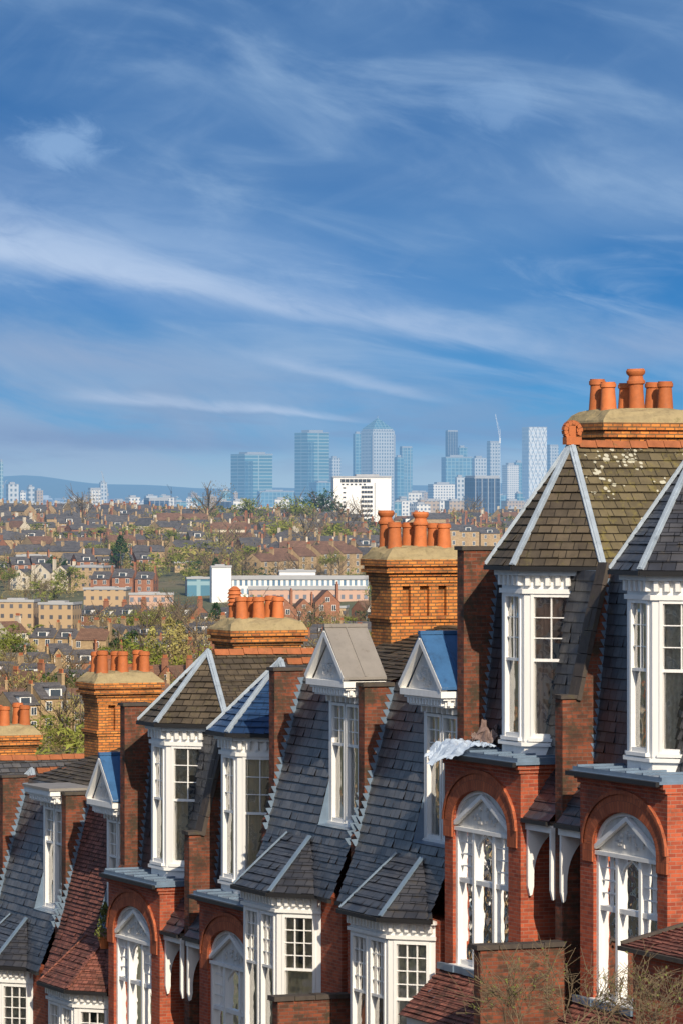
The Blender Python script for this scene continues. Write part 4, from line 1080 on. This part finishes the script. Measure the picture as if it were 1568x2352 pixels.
# ------------------------------------------------------------------ trees
def crown_arr(kind,rs,nf):
    if kind=='conifer':
        z=rs.rand(nf); r=(1-z)**.8*(.25+.1*rs.rand(nf)); a=rs.rand(nf)*6.28; c=np.stack([r*np.cos(a),r*np.sin(a),.1+z*.9],1)
    elif kind=='poplar':
        z=rs.rand(nf); r=.14*np.sin(np.pi*np.clip(z*.9+.08,0,1))**.6*(.4+.6*rs.rand(nf)); a=rs.rand(nf)*6.28; c=np.stack([r*np.cos(a),r*np.sin(a),.08+z*.92],1)
    else:
        nb=11; cen=np.stack([rs.uniform(-.27,.27,nb),rs.uniform(-.27,.27,nb),rs.uniform(.38,.85,nb)],1); rad=rs.uniform(.1,.22,nb)
        idx=rs.randint(0,nb,nf); v=rs.normal(size=(nf,3)); v/=np.linalg.norm(v,axis=1)[:,None]; rr=rad[idx]*(rs.rand(nf)**.35)
        c=cen[idx]+v*rr[:,None]*np.array([1.15,1.15,.9])
    return c
def crown_tris(kind,rs,nf,size):
    c=crown_arr(kind,rs,nf)
    if kind=='bare': 
        o=rs.normal(size=(nf,3,3))*size*np.array([.55,.55,1.0])
    else: o=rs.normal(size=(nf,3,3))*size
    return (c[:,None,:]+o)
def limb_prism(a,b,r0,r1,n=5):
    a=Vector(a); b=Vector(b); d=(b-a).normalized(); s=d.orthogonal().normalized(); t=d.cross(s)
    vs=[]
    for p,r in ((a,r0),(b,r1)):
        for k in range(n):
            th=6.283*k/n; vs.append(p+s*math.cos(th)*r+t*math.sin(th)*r)
    fs=[(k,(k+1)%n,n+(k+1)%n,n+k) for k in range(n)]
    return vs,fs
def tree_mesh(name,kind,seed,mat,nf,size):
    rs=np.random.RandomState(seed); T=crown_tris(kind,rs,nf,size)
    vs=[tuple(x) for x in T.reshape(-1,3)]; fs=[(3*i,3*i+1,3*i+2) for i in range(nf)]; mi=[0]*nf
    def add(a,b,r0,r1):
        v,f=limb_prism(a,b,r0,r1); o=len(vs); vs.extend([tuple(q) for q in v]); fs.extend([tuple(o+i for i in q) for q in f]); mi.extend([1]*len(f))
    add((0,0,-.1),(0,0,.4),.028,.018); add((0,0,.4),(.01,.01,.85),.018,.005)
    if kind in('round','bare'):
        for k in range(9):
            a=rs.rand()*6.28; z=.25+.05*k; l=rs.uniform(.2,.34); p=(l*math.cos(a),l*math.sin(a),z+l*rs.uniform(.7,1.2))
            add((0,0,z),p,.012,.004)
            for j in range(2):
                a2=a+rs.uniform(-.8,.8); q=(p[0]*.7+.14*math.cos(a2),p[1]*.7+.14*math.sin(a2),p[2]+rs.uniform(.05,.15)); add(tuple(c*.7+ (z*.3 if i==2 else 0) for i,c in enumerate(p)),q,.006,.002)
    me=bpy.data.meshes.new(name); me.from_pydata(vs,[],fs); me.materials.append(M[mat]); me.materials.append(M['bark']); me.polygons.foreach_set('material_index',mi); me.update()
    return me
TM=[]
for k in range(3): TM.append((tree_mesh('tree','round',10+k,'leafG',1200,.019),'broad tree in fresh yellow-green spring leaf'))
for k in range(4): TM.append((tree_mesh('tree','bare',20+k,'leafB',950,.012),'almost leafless brown twiggy tree'))
for k in range(2): TM.append((tree_mesh('tree','round',30+k,'leafD',1200,.024),'dense dark evergreen tree'))
TM.append((tree_mesh('tree','poplar',40,'leafY',900,.016),'tall narrow poplar with pale catkins'))
TM.append((tree_mesh('tree','conifer',41,'leafD',900,.022),'dark conical evergreen conifer tree'))
TM.append((tree_mesh('tree','bare',42,'leafY',900,.013),'pale willow with yellow twigs'))
HP=np.array(hpos)
def clear(X,Y,r): return np.min((HP[:,0]-X)**2+((HP[:,1]-Y))**2)>r*r
def addtree(X,Y,h,ti):
    me,lb=TM[ti]
    o=bpy.data.objects.new('tree',me); COL.objects.link(o); o.location=(X,Y,terz(X,Y)-.3); o.scale=(h*R.uniform(.95,1.25),h*R.uniform(.95,1.25),h); o.rotation_euler=(0,0,R.random()*6.28)
    o['label']=lb; o['category']='tree'; o['group']='trees among the hillside houses'
feat=[(300,1180,18,0),(270,1190,15,1),(140,1060,15,7),(115,1075,11,8),(390,1250,22,9),(415,1255,20,9),(350,1260,19,9),(365,1200,15,11),(455,1200,17,0),(30,1050,18,11),(70,1080,14,3),(700,1400,10,1),(575,1900,17,1),(590,1560,14,0),(620,1560,12,1),(60,1330,11,7),(278,1950,18,10),(575,2400,24,1),(680,2380,24,0),(740,2500,26,7),(340,1420,20,4),(450,1350,20,5),(220,1480,8,1),(1085,2600,24,3),(500,1320,18,11),(150,950,15,11),(170,960,13,3),(640,1320,14,5),(780,2300,26,4),(830,2320,24,5),(720,2250,22,6),(480,2420,30,4),(190,2350,28,3),(505,1990,22,11),(540,2030,20,6),(410,1500,20,4),(380,1480,18,11),(640,2100,20,0),(700,2050,22,3),(760,2080,20,1),(800,2150,20,5),(670,2200,20,11),(610,2250,18,4),(10,1020,15,4),(250,1230,15,4),(330,1300,16,0),(430,1300,18,6),(20,1200,14,5),(400,2050,18,1),(460,2100,18,11)]
for (px,Y,h,ti) in feat: addtree(wx(px,Y),Y,h,ti)
nt_=0; tries=0
while nt_<235 and tries<5000:
    tries+=1
    Y=R.uniform(930,2100); X=wx(R.uniform(-30,880 if Y>1200 else 500),Y)
    px=X/Y*F+CX
    if any(a-15<px<b+10 and c-60<Y<d_+12 for a,b,c,d_ in RESV[:3]): continue
    if not clear(X,Y,7.5): continue
    ti=R.choices(range(12),[2.4,2.4,1.8,6,6,5,5,.8,.8,.5,.8,3.5])[0]
    addtree(X,Y,R.uniform(7,15),ti); nt_+=1
rs=np.random.RandomState(77); allv=[]; allc=[]
base=[crown_tris('bare',rs,220,.021),crown_tris('bare',rs,220,.021),crown_tris('round',rs,240,.031),crown_tris('round',rs,240,.031)]
cols=[((.25,.19,.095),0),((.18,.14,.07),1),((.29,.23,.11),0),((.21,.225,.05),2),((.145,.16,.04),3),((.04,.07,.03),3),((.27,.245,.075),2),((.16,.125,.07),1)]
wts=np.array([4.5,4.5,3,2.2,1.8,.8,2.0,3.5]); wts/=wts.sum()
cnt=0; tries=0
while cnt<2000 and tries<16000:
    tries+=1
    q=rs.rand()
    if q<.5: Y=rs.uniform(2100,3000)
    elif q<.58: Y=rs.uniform(500,1000)
    else: Y=rs.uniform(900,2400)
    pxm=1700 if Y>2350 else 900
    px=rs.uniform(-50,pxm); X=wx(px,Y)
    if any(a-15<px<b+10 and c-60<Y<d_+12 for a,b,c,d_ in RESV[:3]): continue
    if Y<2560 and not clear(X,Y,7.0): continue
    cl=math.sin(X*.05+1)*math.sin(Y*.021+2)
    h=(rs.uniform(5,11) if Y<1900 else rs.uniform(8,14))*(1.35 if cl>.25 else 1.0)
    k=rs.choice(len(cols),p=wts); c,bi=cols[k]; T=base[bi].reshape(-1,3).copy()
    a=rs.rand()*6.28; ca,sa=math.cos(a),math.sin(a); T=np.stack([T[:,0]*ca-T[:,1]*sa,T[:,0]*sa+T[:,1]*ca,T[:,2]-.12],1)*h*np.array([1.25,1.25,1])
    T+=np.array([X,Y,terz(X,Y)]); allv.append(T); cc=np.ones((len(T),4)); cc[:,:3]=np.array(c)*rs.uniform(.75,1.2); allc.append(cc); cnt+=1
V=np.concatenate(allv).astype(np.float32); CC=np.concatenate(allc).astype(np.float32); n=len(V)
me=bpy.data.meshes.new('woodland'); me.vertices.add(n); me.vertices.foreach_set('co',V.ravel()); me.loops.add(n); me.loops.foreach_set('vertex_index',np.arange(n,dtype=np.int32))
me.polygons.add(n//3); me.polygons.foreach_set('loop_start',np.arange(0,n,3,dtype=np.int32)); 
try: me.polygons.foreach_set('loop_total',np.full(n//3,3,dtype=np.int32))
except Exception: pass
at=me.color_attributes.new('tint','FLOAT_COLOR','POINT'); at.data.foreach_set('color',CC.ravel()); me.materials.append(M['leafA']); me.update(); me.validate()
o=bpy.data.objects.new('woodland',me); COL.objects.link(o); o['kind']='stuff'; o['label']='dense mixed early spring trees covering the far hillside'; o['category']='trees'

# ------------------------------------------------------------------ world
world=bpy.data.worlds.new("World"); scene.world=world; world.use_nodes=True
nt=NT(world.node_tree)
EL=math.radians(30); AZ=Vector((.24,-.971)).normalized(); sv=Vector((AZ.x*math.cos(EL),AZ.y*math.cos(EL),math.sin(EL)))
sky=nt.n('ShaderNodeTexSky',sky_type='NISHITA'); sky.sun_disc=False; sky.sun_elevation=EL; sky.sun_rotation=math.atan2(AZ.x,AZ.y); sky.altitude=100
tc=nt.n('ShaderNodeTexCoord').outputs['Generated']
sp=nt.n('ShaderNodeSeparateXYZ',{0:tc})
x,y,z=sp.outputs
u=nt.m('MULTIPLY',nt.m('ARCTAN2',x,y),10.0); v=nt.m('MULTIPLY',nt.m('ARCSINE',z),10.0)
cr=nt.n('ShaderNodeValToRGB',{'Fac':nt.m('DIVIDE',v,1.2,clamp=True)}); R_=cr.color_ramp
stops=[(0,C(162,194,216)),(.035,C(146,188,216)),(.10,C(104,168,212)),(.2,C(62,148,208)),(.36,C(38,124,193)),(.6,C(38,106,173)),(1,C(42,97,159))]
R_.elements[0].position=0; R_.elements[0].color=stops[0][1]; R_.elements[1].position=1; R_.elements[1].color=stops[-1][1]
for p,c in stops[1:-1]: e=R_.elements.new(p); e.color=c
base=cr.outputs[0]
def noise(su,sv_,shear,seed,det=6.0,rough=.6,dist=.0):
    cu=nt.m('MULTIPLY',u,su); cv=nt.m('MULTIPLY',nt.m('ADD',v,nt.m('MULTIPLY',u,shear)),sv_)
    vec=nt.n('ShaderNodeCombineXYZ',{0:cu,1:cv,2:seed}).outputs[0]
    return nt.n('ShaderNodeTexNoise',{'Vector':vec,'Scale':1.0,'Detail':det,'Roughness':rough,'Distortion':dist}).outputs[0]
n1=noise(1.7,5.0,.22,3.1,7.0,.56,.6); n2=noise(1.0,2.0,.3,9.7,4.0,.5,.4); n3=noise(3.4,13,.24,1.3,8.0,.62,.9); n4=noise(2.4,6,-.45,5.5,6.0,.56,.8); n5=noise(2.2,14,.03,8.8,6.0,.58,.5); n6=noise(1.8,9,.20,15.2,8.0,.60,1.0)
veil=nt.m('MULTIPLY',nt.ss(n2,.24,.68),nt.m('MULTIPLY_ADD',n1,1.0,.2))
col=nt.mix(nt.m('MULTIPLY',veil,.62,clamp=True),base,C(132,168,208))
wisp=nt.m('MULTIPLY',nt.ss(n1,.46,.8),nt.m('MULTIPLY_ADD',n3,1.1,.1))
col=nt.mix(nt.m('MULTIPLY',wisp,.7,clamp=True),col,C(160,189,222))
w6=nt.m('MULTIPLY',nt.ss(n6,.48,.76),nt.m('MULTIPLY',nt.ss(v,.12,.3),nt.ss(v,.75,.5)))
col=nt.mix(nt.m('MULTIPLY',w6,.48,clamp=True),col,C(158,188,223))
w4=nt.m('MULTIPLY',nt.ss(n4,.5,.85),nt.ss(v,.3,.6))
col=nt.mix(nt.m('MULTIPLY',w4,.3,clamp=True),col,C(136,168,208))
lowl=nt.m('MULTIPLY',nt.ss(u,.35,-.45),nt.m('MULTIPLY',nt.ss(v,.5,.2),nt.ss(v,.0,.05)))
col=nt.mix(nt.m('MULTIPLY',lowl,nt.m('MULTIPLY',nt.ss(n1,.25,.6),.8),clamp=True),col,C(148,174,207))
bank=nt.m('MULTIPLY',nt.ss(n5,.44,.62),nt.m('MULTIPLY',nt.ss(v,.32,.16),nt.ss(v,.01,.05)))
col=nt.mix(nt.m('MULTIPLY',bank,.5,clamp=True),col,C(130,159,197))
col=nt.mix(nt.m('MULTIPLY',nt.ss(v,.13,.0),.65),col,C(164,193,217))
def band(v0,sl,w0,w1,ua,ub,fade,amt,c,wob=.05,soft=2.2):
    global col
    cen=nt.m('ADD',nt.m('MULTIPLY_ADD',u,sl,v0),nt.m('MULTIPLY_ADD',n1,wob,-wob/2))
    tt=nt.n('ShaderNodeMapRange',{'Value':u,'From Min':ua,'From Max':ub,'To Min':w0,'To Max':w1}).outputs[0]
    d=nt.m('DIVIDE',nt.m('SUBTRACT',v,cen),tt)
    lo_=nt.ss(d,-1.0,.15); hi=nt.ss(d,soft,.1)
    f=nt.m('MULTIPLY',lo_,hi)
    f=nt.m('MULTIPLY',f,nt.m('MULTIPLY',nt.ss(u,ua-fade,ua+fade),nt.ss(u,ub+fade,ub-fade)))
    f=nt.m('MULTIPLY',f,nt.m('MULTIPLY_ADD',n3,1.8,-.02,clamp=True))
    col=nt.mix(nt.m('MULTIPLY',f,amt,clamp=True),col,c)
WH=C(198,214,238)
band(.405,-.19,.065,.024,-.95,-.27,.12,.95,WH,wob=.10,soft=2.8)
band(.42,-.17,.18,.09,-1.0,.1,.3,.6,C(162,190,226))
band(.395,-.17,.03,.02,-.30,.5,.2,.42,WH,wob=.14,soft=3.0)
band(.165,-.085,.014,.008,-.6,.02,.1,.45,WH,wob=.06)
band(.255,-.20,.018,.012,-.18,.2,.12,.35,WH,wob=.09)
band(.10,-.02,.035,.02,-.9,-.1,.2,.65,C(126,155,195),wob=.05)
band(.24,-.1,.07,.03,-1.0,-.35,.2,.65,C(150,172,205),wob=.08)
band(.12,.02,.03,.03,.05,.55,.15,.5,C(112,152,197),wob=.04)
band(.26,.08,.06,.05,.5,1.0,.2,.65,C(144,170,207),wob=.05)
band(.60,.1,.10,.10,.45,1.0,.25,.35,C(148,180,218),wob=.1)
def puff(uc,vc,ru,rv,amt):
    global col
    a=nt.m('DIVIDE',nt.m('SUBTRACT',u,uc),ru); b_=nt.m('DIVIDE',nt.m('SUBTRACT',v,vc),rv)
    r=nt.m('SQRT',nt.m('ADD',nt.m('MULTIPLY',a,a),nt.m('MULTIPLY',b_,b_)))
    nn=noise(7,12,.2,7.7+uc,8.0,.65,.6)
    rr=nt.m('ADD',r,nt.m('MULTIPLY_ADD',nn,-2.8,1.4))
    f=nt.ss(rr,1.4,.1)
    col=nt.mix(nt.m('MULTIPLY',f,amt,clamp=True),col,C(150,184,224))
puff(-.64,.80,.10,.055,.65); puff(.36,.885,.12,.07,.35)
lowbg=nt.n('ShaderNodeBackground',{'Color':col,'Strength':1.0})
nis=nt.n('ShaderNodeBackground',{'Color':sky.outputs[0],'Strength':.14})
f=nt.ss(z,.125,.26)
mx=nt.n('ShaderNodeMixShader',{0:f,1:lowbg.outputs[0],2:nis.outputs[0]})
out=nt.n('ShaderNodeOutputWorld'); nt.t.links.new(mx.outputs[0],out.inputs[0])

sl=bpy.data.lights.new('sun','SUN'); sl.energy=5.0; sl.angle=math.radians(.53); sl.color=(1,.86,.66)
so=bpy.data.objects.new('sun',sl); COL.objects.link(so); so.rotation_mode='QUATERNION'; so.rotation_quaternion=sv.to_track_quat('Z','Y')

cam=bpy.data.cameras.new('camera'); co=bpy.data.objects.new('camera',cam); COL.objects.link(co)
cam.sensor_fit='VERTICAL'; cam.sensor_height=36; cam.sensor_width=24; cam.lens=36*F/2352; cam.shift_y=-(1176-HY)/2352
cam.clip_start=1; cam.clip_end=200000
co.location=(0,0,0); co.rotation_euler=(math.radians(90),0,0)
scene.camera=co
scene.view_settings.view_transform='Standard'
try: scene.view_settings.look='None'
except Exception: pass
scene.view_settings.exposure=0
